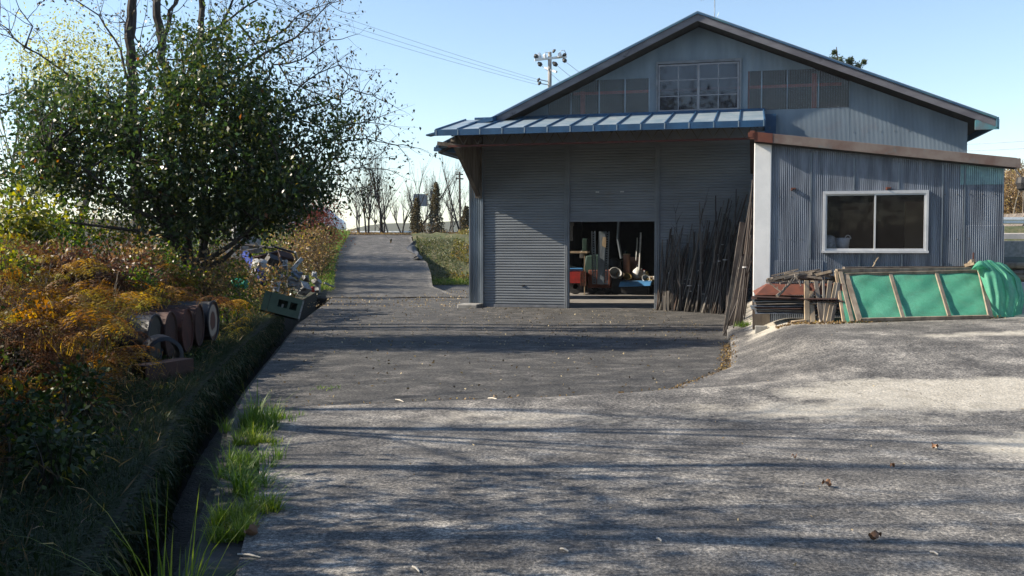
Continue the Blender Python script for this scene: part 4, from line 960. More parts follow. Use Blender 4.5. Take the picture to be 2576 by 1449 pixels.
# ================================================================== DRUMS AND SCRAP ON THE LEFT BANK
DD = [('drum_black', 'black steel drum lying on its side, nearest of the row on the bank', -4.43, 12.1, .31, .92), ('rust_drum', 'rusty brown drum lying second in the row on the bank', -4.42, 12.62, .30, .86), ('drum_red', 'red rusted drum lying in the middle of the row on the bank', -4.40, 13.2, .29, .86), ('rust_drum', 'brown drum lying fourth in the row on the bank', -4.43, 13.8, .29, .86), ('drum_black', 'dark drum with a rusty ring marked pale lid, farthest of the row', -4.42, 14.42, .29, .86)]
M['lid_grey'] = mat('drum_lid', (.045,.043,.036), (.03,.028,.025), 5, .8, c3=(.12,.07,.05), s3=7)
def ringmat():
    m, nt, b, o = newmat('ringed_lid'); tc = nt.nodes.new('ShaderNodeTexCoord'); ln = nt.nodes.new('ShaderNodeVectorMath'); ln.operation = 'LENGTH'
    mp = nt.nodes.new('ShaderNodeMapping'); mp.inputs['Scale'].default_value = (0, 3.4, 3.4); nt.links.new(tc.outputs['Object'], mp.inputs[0]); nt.links.new(mp.outputs[0], ln.inputs[0])
    mth = nt.nodes.new('ShaderNodeMath'); mth.operation = 'MULTIPLY_ADD'; mth.inputs[1].default_value = .3; nt.links.new(noise(nt, 7, 4), mth.inputs[0]); nt.links.new(ln.outputs['Value'], mth.inputs[2])
    c = ramp(nt, mth.outputs[0], [(.45, (.09,.035,.022)), (.58, (.06,.025,.02)), (.66, (.26,.21,.17)), (.9, (.30,.25,.2)), (1.0, (.07,.03,.022))])
    nt.links.new(c, b.inputs['Base Color']); b.inputs['Roughness'].default_value = .8; return m
M['ring_lid'] = ringmat()
for k, (m, lb, x, y, r, L) in enumerate(DD):
    p = Vector((x, y, .13+r+.02*k)); r_ = r
    w = MB(); w.smooth = False
    prof = [(0, -L), (r-.02, -L), (r, -L-.012), (r+.004, -L+.01), (r, -L+.02)]
    for j in (.33, .66): prof += [(r, -L*j-.03), (r+.012, -L*j), (r, -L*j+.03)]
    prof = sorted(prof[1:], key=lambda q: q[1]); prof = [(0, -L)] + prof + [(r, -.03), (r+.012, -.02), (r+.012, 0), (r-.012, 0), (r-.014, -.02)]
    w.lathe(prof, 32, 'x')
    o = obj('oil_drum', w, M[m], loc=p, rotz=R([3, 5, 4, 6, 2][k])); tag(o, lb, 'drum')
    for pl_ in o.data.polygons: pl_.use_smooth = True
    l = MB().lathe([(r-.013, -.021), (.1, -.018), (0, -.018)], 32, 'x'); obj('lid', l, M[['lid_grey', 'rust_drum', 'drum_red', 'rust_drum', 'ring_lid'][k]], o)
# black ring of wide hose/pipe and square steel tube
w = MB(); w.lathe([(.17, -.22), (.215, -.22), (.215, .22), (.17, .22), (.17, -.22)], 26, 'y')
o = obj('pipe_ring', w, M['navy'], smooth=True, loc=(-4.15, 11.5, .33), rotz=R(28)); tag(o, 'dark blue cut pipe ring lying open towards the viewer before the drums', 'pipe')
a = Vector((-4.02, 10.45, .22)); w = MB(); L = .75; t_ = .012; s_ = .10
for (x0, x1, z0, z1) in ((-s_, s_, -s_, -s_+t_), (-s_, s_, s_-t_, s_), (-s_, -s_+t_, -s_+t_, s_-t_), (s_-t_, s_, -s_+t_, s_-t_)): w.box(x0, x1, 0, L, z0, z1)
tag(obj('square_tube', w, M['rust_drum'], loc=a, rotz=R(-22)), 'rusty square steel tube lying in the grass in front of the drums', 'steel tube')
M['dull_white'] = mat('dirty_white', (.42,.43,.42), (.25,.25,.24), 9, .6, c3=(.10,.08,.06), s3=8, lo3=.5, hi3=.62)
M['dull_grey'] = mat('dirty_grey', (.24,.25,.26), (.15,.15,.15), 9, .6, c3=(.08,.065,.05), s3=8, lo3=.5, hi3=.62)
# scrap on the bank in front of the ramp
def bp(px, py, Y): return at(px, py, Y)
cg = thing('green_cabinet', 'pale green sheet metal cabinet with two square holes lying tilted above the ditch', 'cabinet', bp(702, 790, 20.5))
cg.rotation_euler = (R(-12), R(15), R(10))
w = MB(); wd, hh = .80, .42; xs = [-wd/2, -.08, .12, .17, .32, wd/2]; zs = [-.0, .15, .31, hh]
for i in range(5):
    for j in range(3):
        if j == 1 and i in (1, 3): continue
        w.box(xs[i], xs[i+1], 0, .012, zs[j], zs[j+1])
obj('front_panel', w, M['cab_green'], cg)
obj('case', MB().box(-wd/2, wd/2, .30, .32, 0, hh).box(-wd/2, wd/2, .013, .3, hh-.012, hh).box(-wd/2, wd/2, .013, .3, 0, .012).box(-wd/2, -wd/2+.01, .013, .3, .012, hh-.012), M['dkgreen'], cg)
obj('edge_strip', MB().box(wd/2+.001, wd/2+.03, -.01, .3, 0, hh), M['dull_white'], cg); obj('seam', MB().box(-.27, -.26, -.004, .0, 0, hh), M['black'], cg)
obj('fittings', MB().box(-.0, .04, .10, .14, .13, .24), M['dull_white'], cg)
w = MB(); w.lathe([(0,-.16),(.09,-.16),(.10,-.14),(.10,.14),(.09,.16),(0,.16)], 20, 'x'); tag(obj('teal_container', w, M['teal'], smooth=False, loc=bp(603, 713, 20.5), rot=(0, R(8), R(-15))), 'teal green plastic barrel lying in the brush left of the cabinet', 'barrel')
a, b = bp(618, 640, 24), bp(668, 712, 22.5); tag(obj('blue_pipe', MB().tube([(0,0,0), tuple(b-a)], .095, 12), M['pipe_blue'], loc=a, smooth=True), 'thick royal blue pipe slanting down through the scrap heap', 'pipe')
w = MB(); w.lathe([(0,.16),(.17,.16),(.19,-.16),(.20,-.18),(0,-.18)], 20); tag(obj('white_pail', w, M['dull_white'], smooth=True, loc=bp(652, 672, 23.2), rot=(R(15), R(10), 0)), 'white pail upside down beside the blue pipe in the scrap heap', 'pail')
w = MB(); w.lathe([(0,-.25),(.13,-.25),(.2,.25),(.0,.25)], 16); tag(obj('tall_pail', w, M['dull_white'], smooth=True, loc=bp(600, 590, 25.5)), 'tall greyish white pail high on the bank under the tree branches', 'pail')
tag(obj('grey_case', MB().box(-.33,.33,-.2,.2,-.22,.14), M['dull_grey'], loc=bp(587, 634, 24.5), rotz=R(-12), bevel=.015), 'light grey metal case at the top left of the scrap heap', 'case')
tag(obj('flat_sheet', MB().box(-.3,.3,-.02,.02,-.25,.2), M['conc_block'], loc=bp(625, 612, 25.2), rot=(R(-25), R(8), R(10))), 'flat grey panel leaning above the blue pipe', 'sheet')
prs = [((575,612),(690,624),25,.05,.10,'dark_wood','long dark plank lying across the top of the scrap heap','plank'), ((612,636),(660,628),24.2,.12,.03,'dull_grey','flat bright metal sheet above the blue pipe','metal sheet'),
 ((638,604),(660,634),24.4,.07,.03,'dull_white','short white batten sticking up in the scrap heap','batten'), ((733,680),(760,650),25.0,.10,.05,'dull_white','broken white window rail slanting up right in the scrap heap','rail'),
 ((716,697),(717,655),25.0,.13,.06,'dull_white','white upright piece with a dark slot beside the slanting rail','fitting'), ((680,618),(742,636),26,.05,.05,'black','black bar along the top right of the scrap heap','bar'),
 ((742,634),(748,655),26,.05,.05,'dull_white','small white hook shaped end at the right of the black bar','fitting'), ((622,677),(662,682),23.6,.03,.3,'dull_white','pale board under the white pail','board'),
 ((660,684),(722,676),24.6,.20,.03,'steel','blue grey sheet in the middle of the scrap heap','metal sheet'), ((692,737),(700,708),22.8,.14,.04,'dull_white','white torn sheet behind the green cabinet','sheet'),
 ((798,735),(800,708),26.5,.13,.13,'dull_white','white pipe stub standing at the right end of the scrap heap','pipe'), ((790,706),(803,712),26.5,.16,.12,'dull_white','white pipe elbow on the stub at the right end of the scrap heap','pipe'),
 ((752,722),(772,728),25.2,.26,.26,'dull_white','white wrapped box low in the scrap heap','box'), ((816,712),(840,722),27.5,.04,.04,'dull_grey','thin metal rod lying on the grass at the right of the scrap','rod'),
 ((700,640),(735,648),25.8,.10,.30,'rust_drum','rusty sheet in the upper middle of the scrap heap','metal sheet'), ((672,650),(705,662),24.9,.22,.2,'black','black box in the middle of the scrap heap','box'), ((640,655),(700,640),25.3,.2,.12,'rust_drum','rusty bar behind the white pail','bar')]
for (a, b, Y, wd, th, m, lb, ct) in prs:
    p0, p1 = bp(*a, Y), bp(*b, Y+.25); nm = lb.split(' in ')[0].split(' ')[0:3]
    tag(obj('scrap_'+ct.replace(' ', '_'), MB().beam((0,0,0), tuple(p1-p0), wd, th, up=(0,1,.4)), M[m], loc=p0, bevel=.006), lb, ct)
for k, (px, py, Y, r, m, lb, ct) in enumerate(((705,703,24.5,.12,'dull_white','white round appliance part left of centre low in the scrap heap','appliance part'), (689,715,24.0,.12,'dull_white','crumpled white bag just above the green cabinet','bag'), (770,700,26,.11,'dull_grey','grey round can at the right of the scrap heap','can'), (792,693,26.4,.10,'dull_white','small white ball shaped float at the right of the scrap heap','float'), (786,728,26,.08,'red','small red lamp beside the white pipe stub','lamp'), (733,710,25,.14,'dull_grey','dented grey can in the lower middle of the scrap heap','can'), (745,690,25.5,.12,'steel','blue grey can behind the dented one in the scrap heap','can'))):
    w = MB().lathe([(0,-r),(r*.8,-r),(r,-.3*r),(r*.9,.6*r),(r*.4,r),(0,r)], 14); w.v = [(x*(1+.35*math.sin(z*40+k)), y*(.6+.3*math.sin(x*30+k)), z*(1+.3*math.sin(y*25+k))) for x, y, z in w.v]
    tag(obj('scrap_'+ct.replace(' ', '_'), w, M[m], loc=bp(px, py, Y), rot=(R(30*k), R(20*k), 0)), lb, ct)

# ================================================================== POWER POLE, WIRES, SIGN, VAN
M['wire'] = mat('wire', (.30,.33,.37), (.26,.29,.33), 2, .6)
PX, PYd = at(1383, 130, 62).x, 62.0
def pp(px, py, dY=0): return at(px, py, PYd+dY)
ut = thing('utility_pole', 'grey concrete power pole with cross arm and insulators above the left roof slope', 'utility pole', (PX, PYd, 2.3))
O_ = Vector((PX, PYd, 2.3))
def rp(p): return tuple(Vector(p)-O_)
obj('pole', MB().tube([(0,0,0), rp(pp(1383,131))], [.17,.115], 12), M['pole_conc'], ut, smooth=True)
obj('cross_arm', MB().beam(rp(pp(1345,151,-.3)), rp(pp(1425,142,.2)), .12, .14), M['alu'], ut)
obj('cross_arm', MB().beam(rp(pp(1370,170,.8)), rp(pp(1400,181,-.9)), .1, .12), M['alu'], ut)
for (px, py) in ((1356,150),(1370,149),(1408,145)):
    o = obj('insulator', MB().tube([rp(pp(px,py-1,-.1)), rp(pp(px,py-10,-.1)), rp(pp(px,py-14,-.1))], [.14,.12,.03], 8), M['insul'], ut)
for (x0, y0, x1, y1) in ((1353,157,1363,165),(1390,156,1402,165),(1416,147,1424,156),(1391,126,1396,130),(1419,134,1421,141),(1346,136,1350,146),(1352,199,1357,202),(1354,207,1360,211)):
    obj('cable_clamp', MB().tube([rp(pp(x0,y0,-.2)), rp(pp((x0+x1)/2,(y0+y1)/2,-.2)), rp(pp(x1,y1,-.2))], [.06,.16,.10], 7), M['black'], ut)
for pts in (((1353,147),(1351,138),(1357,132),(1361,137),(1362,147)), ((1370,139),(1372,131),(1380,133),(1388,140)), ((1408,135),(1412,127),(1419,126),(1424,135))):
    obj('jumper', MB().tube([rp(pp(px,py,-.15)) for px, py in pts], .02, 4), M['wire'], ut)
for (x, y) in ((1370,198),(1380,198)): pass
obj('stay_bracket', MB().tube([rp(pp(1356,200,-.2)), rp(pp(1384,206,0))], .03, 4).tube([rp(pp(1358,210,-.2)), rp(pp(1384,214,0))], .03, 4), M['wire'], ut)
def wire(name, label, a, b, sag, r=.013, n=14, group=None):
    a, b = Vector(a), Vector(b); o0 = a.copy(); pts = [(a.lerp(b, k/n) - Vector((0,0,sag*4*(k/n)*(1-k/n)))) - o0 for k in range(n+1)]
    tag(obj(name, MB().tube(pts, r, 5), M['wire'], loc=o0), label, 'wire', group)
GWR = 'thin wires running up left from the power pole'
for k, (ax, ay, bx, by) in enumerate(((1353,200,840,30),(1355,207,832,44),(1352,213,826,57))):
    a = pp(ax, ay, -.3); m_ = at(bx, by, 52); d = (m_-a)*1.35
    wire('overhead_wire', ['uppermost of three thin wires running up left across the sky', 'middle one of three thin wires running up left across the sky', 'lowest of three thin wires running up left across the sky'][k], a, a+d, .15, .009)
for k, (ax, ay, bx, by) in enumerate(((1402,165,1445,196),(1424,156,1466,184),(1363,165,1425,215))):
    a = pp(ax, ay, -.2); b = at(bx, by, 66); wire('overhead_wire', ['wire falling right from the middle of the cross arm', 'wire falling right from the right end of the cross arm', 'wire falling right from the left end of the cross arm'][k], a, a+(b-a)*2.5, .1, .014)
for k, (ay, by) in enumerate(((362,352),(378,371))):
    wire('overhead_wire', ['upper wire of the two at the right edge of the sky', 'lower wire of the two at the right edge of the sky'][k], at(2380, ay+2, 58), at(2640, by-2, 52), .05, .016)
# far small utility pole, road sign
t = thing('far_utility_pole', 'distant slender pole with two cross bars among the bare saplings', 'utility pole', at(1158, 583, 78))
o0 = t.location.copy(); obj('pole', MB().tube([(0,0,0), tuple(at(1156,432,78)-o0)], .09, 6), M['bark'], t)
for y, a in ((438, 9), (449, 10)): obj('cross_arm', MB().beam(tuple(at(1156-a,y,78)-o0), tuple(at(1156+a,y+1,78)-o0), .08, .1), M['bark'], t)
sg = thing('road_sign', 'grey rear of a large road sign standing behind the bare saplings', 'road sign', at(1085, 583, 72))
o0 = sg.location.copy()
a, b = at(1040,488,72)-o0, at(1075,519,72)-o0; obj('board', MB().box(a.x, b.x, -.05, .0, b.z, a.z), M['sign'], sg, bevel=.01)
obj('brace', MB().box(a.x, b.x+.25, .02, .08, (a.z+b.z)/2-.03, (a.z+b.z)/2+.03).box(a.x, b.x+.25, .02, .08, b.z+.1, b.z+.16), M['galv'], sg)
obj('post', MB().tube([(b.x+.3, .1, 0), (b.x+.3, .1, a.z+.2)], .1, 8), M['galv'], sg)
# guard rail along the upper road
def guard(name, label, x0, x1, Y, z, h=.30, step=2.0, cable=False):
    t = thing(name, label, 'guard rail', (x0, Y, z)); L = x1-x0
    w = MB(); prof = [(0, .0), (-.05, .07), (0, .13), (0, .17), (-.05, .24), (0, h)]
    i0 = 0
    for y, zz_ in prof: w.v += [(0, y, zz_+.42), (L, y, zz_+.42)]
    for k in range(len(prof)-1): w.f.append((2*k, 2*k+1, 2*k+3, 2*k+2))
    o = obj('rail', w, M['guard'], t); s = o.modifiers.new('s', 'SOLIDIFY'); s.thickness = .01
    for k in range(int(L/step)+1): obj('post', MB().box(k*step-.05, k*step+.05, .02, .12, 0, .7), M['guard'], t)
guard('guard_rail', 'white guard rail along the upper road behind the bare saplings', -24, 4, 71.6, 2.0, step=4.0)
guard('guard_rail', 'white guard rail at the right edge of the picture above the grassy wall', 26.0, 40, 55, 2.45, .38, 3)
# small van seen behind the red shrub
vx = at(862, 560, 66); va = thing('van', 'white van front partly hidden behind the red leaved shrub at the road', 'van', (vx.x, 66, 2.4), R(0))
w = MB()
prof = [(-4.0,.35),(-4.0,1.75),(-3.8,1.85),(-1.5,1.85),(-1.1,1.8),(-.35,1.15),(-.08,1.0),(.12,.78),(.15,.4),(.1,.3)]
i = 0
for x, z in prof: w.v += [(x, -.75, z), (x, .75, z)]
n = len(prof)
for k in range(n): a = 2*k; b = 2*((k+1) % n); w.f.append((a, a+1, b+1, b))
w.f.append(tuple(2*k for k in range(n))); w.f.append(tuple(2*k+1 for k in range(n))[::-1])
obj('body', w, M['car'], va, bevel=.05)
obj('side_window', MB().hexa([(-2.9,-.765,1.15),(-.75,-.765,1.15),(-.75,-.755,1.15),(-2.9,-.755,1.15),(-2.9,-.765,1.65),(-1.2,-.765,1.65),(-1.2,-.755,1.65),(-2.9,-.755,1.65)]), M['glassdark'], va)
for x in (-.55, -3.2):
    o = obj('wheel', MB().lathe([(.0,-.1),(.24,-.1),(.3,-.07),(.3,.07),(.24,.1),(0,.1)], 20, 'y', (x,-.7,.3)), M['black'], va); obj('hubcap', MB().lathe([(0,-.115),(.17,-.11),(.18,-.1)], 14, 'y', (x,-.7,.3)), M['alu'], o)
obj('headlight', MB().box(-.12, .10, -.77, -.6, .66, .82), M['insul'], va, bevel=.03)
# right background: walls
tag(obj('low_wall', MB().box(16, 40, 44.0, 44.4, 1.0, 1.86), M['conc_block'], bevel=.02), 'long low grey block wall across the grass at the right edge', 'wall')
tag(obj('retaining_wall', MB().hexa([(20,50,1.4),(50,50,1.4),(50,51,1.4),(20,51,1.4),(20,50.3,2.25),(50,50.3,2.25),(50,51,2.3),(20,51,2.3)]), mat('pale_wall', (.45,.40,.36), (.36,.33,.30), 2, .9)), 'pale retaining wall behind the low block wall at the right edge', 'wall')
tag(obj('drain_stake', MB().tube([(0,0,0),(0,0,.95)], .035, 6), mat('mint_paint', (.35,.6,.5), (.3,.5,.42), 4, .6), loc=(20.35, 43.2, 1.05)), 'pale green stake standing in front of the walls at the right edge', 'stake')
tag(obj('field_hut', MB().hexa([(34.5,66,3.0),(42,66,3.0),(42,70,3.0),(34.5,70,3.0),(35.2,66.2,3.9),(42,66.2,3.9),(42,69.8,3.9),(35.2,69.8,3.9)]), M['dark_wood']), 'small dark hut with sloping side above the right guard rail', 'hut')
h = MB(); xs_ = np.linspace(22, 110, 40)
h.grid(lambda u, v: (u, 74+v*40, 2.5 + (1-(v-1)**2)*(6.5+1.2*math.sin(u*.25))*float(ss((u-24)/10))), xs_, np.linspace(0, 1, 14)); h.smooth = True
tag(obj('right_hill', h, mat('tan_hill', (.28,.21,.10), (.20,.16,.08), .8, .95, c3=(.42,.36,.26), s3=.5, lo3=.5, hi3=.6, bmp=.6, bscale=2, bdist=.3)), kind='structure')

# ================================================================== VEGETATION
ML = {}
ML['dark'] = leafmat('dark_leaf', [(0, (.014,.030,.011)), (.35, (.034,.062,.017)), (.65, (.075,.098,.022)), (.88, (.18,.17,.035)), (1, (.19,.08,.03))], .42, .35, .5)
ML['sparse'] = leafmat('sparse_leaf', [(0, (.02,.03,.015)), (.5, (.05,.05,.02)), (.8, (.09,.06,.03)), (1, (.15,.10,.03))], .3)
ML['green'] = leafmat('green_leaf', [(0, (.03,.07,.015)), (.6, (.08,.14,.02)), (1, (.28,.28,.03))], .45)
ML['lime'] = leafmat('yellow_green_leaf', [(0, (.04,.07,.015)), (.6, (.13,.15,.025)), (1, (.33,.29,.04))], .42)
ML['fern'] = leafmat('bracken', [(0, (.065,.028,.012)), (.35, (.15,.070,.022)), (.7, (.34,.19,.04)), (1, (.48,.34,.08))], .42, .6, .25)
ML['fern2'] = leafmat('bracken_brown', [(0, (.05,.022,.012)), (.5, (.12,.055,.025)), (1, (.24,.15,.08))], .35, .6, .25)
ML['fern3'] = leafmat('bracken_yellow', [(0, (.13,.085,.018)), (.5, (.28,.19,.03)), (1, (.27,.26,.05))], .45, .6, .25)
ML['bankd'] = leafmat('bank_weed', [(0, (.03,.04,.015)), (.6, (.06,.08,.02)), (1, (.16,.13,.05))], .3)
ML['bank'] = leafmat('bank_leaf', [(0, (.05,.05,.02)), (.4, (.12,.11,.03)), (.75, (.22,.20,.04)), (1, (.25,.13,.05))], .35)
ML['deadb'] = leafmat('dead_bush_leaf', [(0, (.05,.022,.014)), (.5, (.11,.05,.028)), (1, (.20,.12,.06))], .3)
ML['red'] = leafmat('red_leaf', [(0, (.20,.04,.03)), (.5, (.36,.09,.06)), (1, (.42,.17,.09))], .4)
ML['brown'] = leafmat('brown_leaf', [(0, (.07,.045,.025)), (.5, (.17,.11,.05)), (.85, (.30,.20,.09)), (1, (.36,.28,.08))], .35)
ML['ivy'] = leafmat('ivy_leaf', [(0, (.03,.03,.015)), (.6, (.09,.07,.03)), (1, (.16,.12,.05))], .25)
ML['grass'] = leafmat('grass_blade', [(0, (.045,.09,.015)), (.6, (.12,.20,.035)), (.85, (.20,.24,.05)), (1, (.38,.32,.14))], .35, .5, .35)
ML['tuft'] = leafmat('sunlit_tuft', [(0, (.07,.12,.02)), (.6, (.19,.25,.04)), (1, (.42,.38,.12))], .4, .5, .35)  # brighter copy of the grass, sunlight put into the colour
ML['turfb'] = leafmat('bank_grass', [(0, (.012,.025,.009)), (.6, (.03,.05,.014)), (.85, (.06,.065,.025)), (1, (.20,.16,.09))], .25, .6, .3)
ML['ivyd'] = leafmat('undergrowth_leaf', [(0, (.010,.022,.008)), (.6, (.028,.05,.012)), (.93, (.06,.09,.02)), (1, (.20,.19,.03))], .3, .5, .35)
ML['litter'] = leafmat('fallen_leaf', [(0, (.10,.07,.04)), (.5, (.28,.20,.11)), (1, (.55,.45,.27))], .15, .7, .25)
ML['litter2'] = leafmat('yard_leaf', [(0, (.05,.04,.03)), (.55, (.14,.105,.06)), (1, (.50,.42,.26))], .15, .7, .25)
ML['conifer'] = leafmat('conifer_leaf', [(0, (.02,.05,.03)), (.6, (.06,.09,.04)), (1, (.16,.15,.06))], .25)
ML['poplar'] = leafmat('pale_leaf', [(0, (.20,.22,.05)), (1, (.42,.40,.12))], .5)

def leaves(P, L, Wd=.5, seed=0, droop=.3, dirs=None, tint=None):
    """rhombic, slightly folded leaves; returns V,F,tint"""
    g = np.random.default_rng(seed); n = len(P)
    D = g.normal(size=(n, 3)) if dirs is None else dirs + g.normal(size=(n, 3))*.35
    D[:, 2] -= droop*1.2; D /= np.linalg.norm(D, axis=1)[:, None]
    N = g.normal(size=(n, 3)); N[:, 2] += .6; X = np.cross(D, N); X /= np.linalg.norm(X, axis=1)[:, None]; N = np.cross(X, D)
    L = (L*g.uniform(.65, 1.25, n))[:, None] if np.ndim(L) == 0 else L[:, None]
    w_ = L*Wd*.5
    V = np.stack([P, P + D*L*.45 + X*w_ + N*L*.07, P + D*L - N*L*.08, P + D*L*.45 - X*w_ + N*L*.07], 1).reshape(-1, 3)
    i = np.arange(n)*4
    F = np.stack([i, i+1, i+2, i+3], 1)
    t = g.random(n) if tint is None else tint
    return V, F, np.repeat(t, 4)
def leafobj(name, P, L, m, parent=None, Wd=.5, seed=0, droop=.3, dirs=None, tint=None):
    V, F, t = leaves(np.asarray(P, float), L, Wd, seed, droop, dirs, tint)
    return obj(name, np_mesh(name, V, F, m, t), None, parent)
def clumps(C, rad, n, seed=0, flat=.75):
    g = np.random.default_rng(seed); C = np.asarray(C, float)
    P = np.repeat(C, n, axis=0) + g.normal(size=(len(C)*n, 3))*np.array([rad, rad, rad*flat])
    return P
def branch(w, q, p, d, L, r, lev, tips, up=.15, spread=.6, nch=3, wig=.12, sides=(7,5,4,3)):
    n = 5 if lev > 0 else 4; pts = [p]; dd = d.copy()
    for k in range(n):
        dd = (dd + Vector((q.gauss(0,1), q.gauss(0,1), q.gauss(0,1)))*wig + Vector((0,0,up))*.12).normalized()
        pts.append(pts[-1] + dd*(L/n))
    rr = [r*(1-.6*k/n) for k in range(n+1)]
    w.tube(pts, rr, sides[max(0, min(3, 3-lev))] if lev < 3 else sides[0], cap=False)
    if lev == 0: tips += pts[2:]; return
    for c in range(nch):
        t = q.uniform(.35, .98); k = min(n-1, int(t*n)); b = pts[k].lerp(pts[k+1], t*n-k)
        ax = Vector((q.gauss(0,1), q.gauss(0,1), q.gauss(0,.6))).normalized()
        nd = (dd*(1-spread) + ax*spread + Vector((0,0,up))).normalized()
        branch(w, q, b, nd, L*q.uniform(.45, .72), r*(1-.6*t)*.6, lev-1, tips, up, spread, nch, wig, sides)
    branch(w, q, pts[-1], dd, L*.55, rr[-1]*.95, lev-1, tips, up, spread, nch, wig, sides)

# --- the dense leafy tree on the bank
TY_ = 18.0
tb = at(492, 697, TY_)
dt = thing('leafy_tree', 'big dense leafy tree with forked trunk on the left bank, glossy dark leaves', 'tree', tb)
T0 = tb.copy()
def tl(px, py, Y): return at(px, py, Y) - T0
w = MB(); w.smooth = True
trunks = [[(492,700,18),(480,668,17.9),(440,610,17.7),(410,560,17.6),(380,500,17.5),(340,420,17.4)], [(494,700,18),(505,660,18.1),(515,610,18.3),(530,540,18.4),(560,450,18.3),(600,330,18.2)],
          [(490,690,18),(475,640,18.4),(470,560,18.8),(460,460,19),(470,300,19),(460,150,19)], [(506,665,18.1),(545,640,17.8),(590,610,17.5),(650,560,17.3),(720,500,17.3)],
          [(500,680,18),(560,655,18.1),(620,600,18.5),(700,540,18.8),(800,450,19)], [(440,610,17.7),(380,585,17.3),(300,575,17),(180,560,16.8),(80,520,16.8)], [(410,560,17.6),(320,520,17.2),(220,430,17),(120,380,17)], [(470,560,18.8),(400,420,19.2),(300,280,19.4),(200,220,19.6)]]
for k, tr in enumerate(trunks):
    n = len(tr); r0 = [.11,.10,.10,.06,.055,.045,.05,.06][k]
    w.tube([tl(*p) for p in tr], [r0*(1-.7*i/(n-1)) for i in range(n)], 7, cap=False)
q = random.Random(3)
ell = [(430,340,300,170,2.0,24),(620,430,200,130,1.6,14),(190,330,190,150,1.7,14),(500,190,190,100,1.3,9),(740,470,110,75,1.0,6),(620,530,120,50,1.0,6),(110,430,120,80,1.3,6),(400,500,220,60,1.4,8),(820,330,70,90,.8,2.2),(660,300,120,90,1.2,5),(560,90,170,50,.9,2.6),(480,560,110,30,.9,3)]
C = []
g = np.random.default_rng(21); tot = sum(e[5] for e in ell)
SH_ = None
for (px, py, rx, rz_, ry, wt) in ell:
    for _ in range(int(720*wt/tot)):
        v = g.normal(size=3); v /= np.linalg.norm(v); v *= g.random()**.45
        c = at(px+v[0]*rx, py+v[2]*rz_, TY_+v[1]*ry); C.append(c-T0)
C = np.array(C)
for c in C[::3]:     # twigs reaching the clumps
    cv = Vector(c); best = min((tl(*p) for tr in trunks for p in tr[2:]), key=lambda p: (p-cv).length)
    mid = best.lerp(cv, .5)+Vector((q.gauss(0,.1), q.gauss(0,.1), .1)); w.tube([best, mid, cv], [.022,.014,.005], 4, cap=False)
obj('trunk', w, M['bark'], dt)
P = clumps(C, .185, 46, 5, .8); P = np.concatenate([P, clumps(C, .34, 10, 6, .8)])
Zr = P[:, 2]; tint = np.clip(np.random.default_rng(2).beta(1.6, 3.2, len(P)) + .22*np.clip((P[:, 2]-2.6)/2, 0, 1)*0 + .12*(np.random.default_rng(3).random(len(P)) > .93)*3, 0, 1)
leafobj('crown', P, .105, ML['dark'], dt, .52, 8, .45, tint=tint)

# --- taller half bare trees behind it
def px_tree(name, label, limbs, Y, base, mbark, leafm, seed, twig=1.0, leafn=3, leafL=.06, tw_len=(.35, .9), every=3):
    root = thing(name, label, 'tree', base); B0 = Vector(base); q = random.Random(seed); w = MB(); tips = []
    for pts_, r0, r1, sprout in limbs:
        pts = [at(p[0], p[1], (p[2] if len(p) > 2 else Y)) - B0 for p in pts_]
        dense = []
        for a, b in zip(pts[:-1], pts[1:]):
            m_ = max(2, int((b-a).length/.22))
            for k in range(m_): dense.append(a.lerp(b, k/m_) + Vector((q.gauss(0,.022), q.gauss(0,.03), q.gauss(0,.022))))
        dense.append(pts[-1]); n = len(dense)
        w.tube(dense, [r0 + (r1-r0)*k/(n-1) for k in range(n)], 8 if r0 > .05 else 5, cap=False)
        if not sprout: continue
        for k in range(int(n*sprout[0]), n):
            for _ in range(int(twig*sprout[1]) + (q.random() < (twig*sprout[1]) % 1)):
                d0 = (dense[min(k+1, n-1)]-dense[max(0, k-1)]).normalized()
                ax = Vector((q.gauss(0,1), q.gauss(0,.7), q.gauss(.25,.8))).normalized()
                branch(w, q, dense[k], (d0*.5+ax*.7).normalized(), q.uniform(*tw_len), .010, 1, tips, .1, .6, 3, .16)
    o = obj('trunk', w, mbark, root); 
    if leafn:
        g = np.random.default_rng(seed); T = np.array([tuple(t) for t in tips]); T = T[g.random(len(T)) < min(1, leafn/3.0)]
        P = T + g.normal(size=T.shape)*.05
        leafobj('crown', P, leafL, leafm, root, .55, seed, .9)
    return root
YB = 21.5
limbs = [([(352,700,21),(342,480),(335,300),(327,100),(330,-80)], .13, .095, None), ([(330,100),(345,0),(350,-80)], .05, .03, (.0,.6)),
 ([(335,300),(280,262),(200,215),(120,150),(40,100),(0,60)], .04, .012, (.15,.9)), ([(330,220),(300,120),(250,40),(190,0)], .035, .012, (.2,.8)), ([(338,330),(250,300),(130,262),(40,230),(0,240)], .035, .012, (.15,.9)),
 ([(60,130),(75,70),(40,0)], .018, .008, (0,.8)), ([(337,350),(230,330),(90,300),(20,260)], .03, .01, (.1,.8)),([(330,180),(420,90),(440,0)], .03,.015,(.1,.7))]
px_tree('half_bare_tree', 'tall half bare tree with a thick pale trunk rising left behind the leafy tree', limbs, YB, at(352,700,21), M['bark'], ML['sparse'], 31, 1.5, 2.2, .08)
limbs = [([(430,690,22),(425,480),(425,260),(405,90),(385,-60)], .13, .09, None), ([(410,110),(430,30),(470,-60)], .05, .03, (0,.8)), ([(425,300),(470,180),(520,90),(600,30),(680,-20)], .045, .018, (.1,1.0)),
 ([(600,60),(640,110),(700,90),(760,30),(828,8)], .03, .008, (.1,1.1)), ([(415,200),(360,120),(300,40)], .03,.01,(.1,.7))]
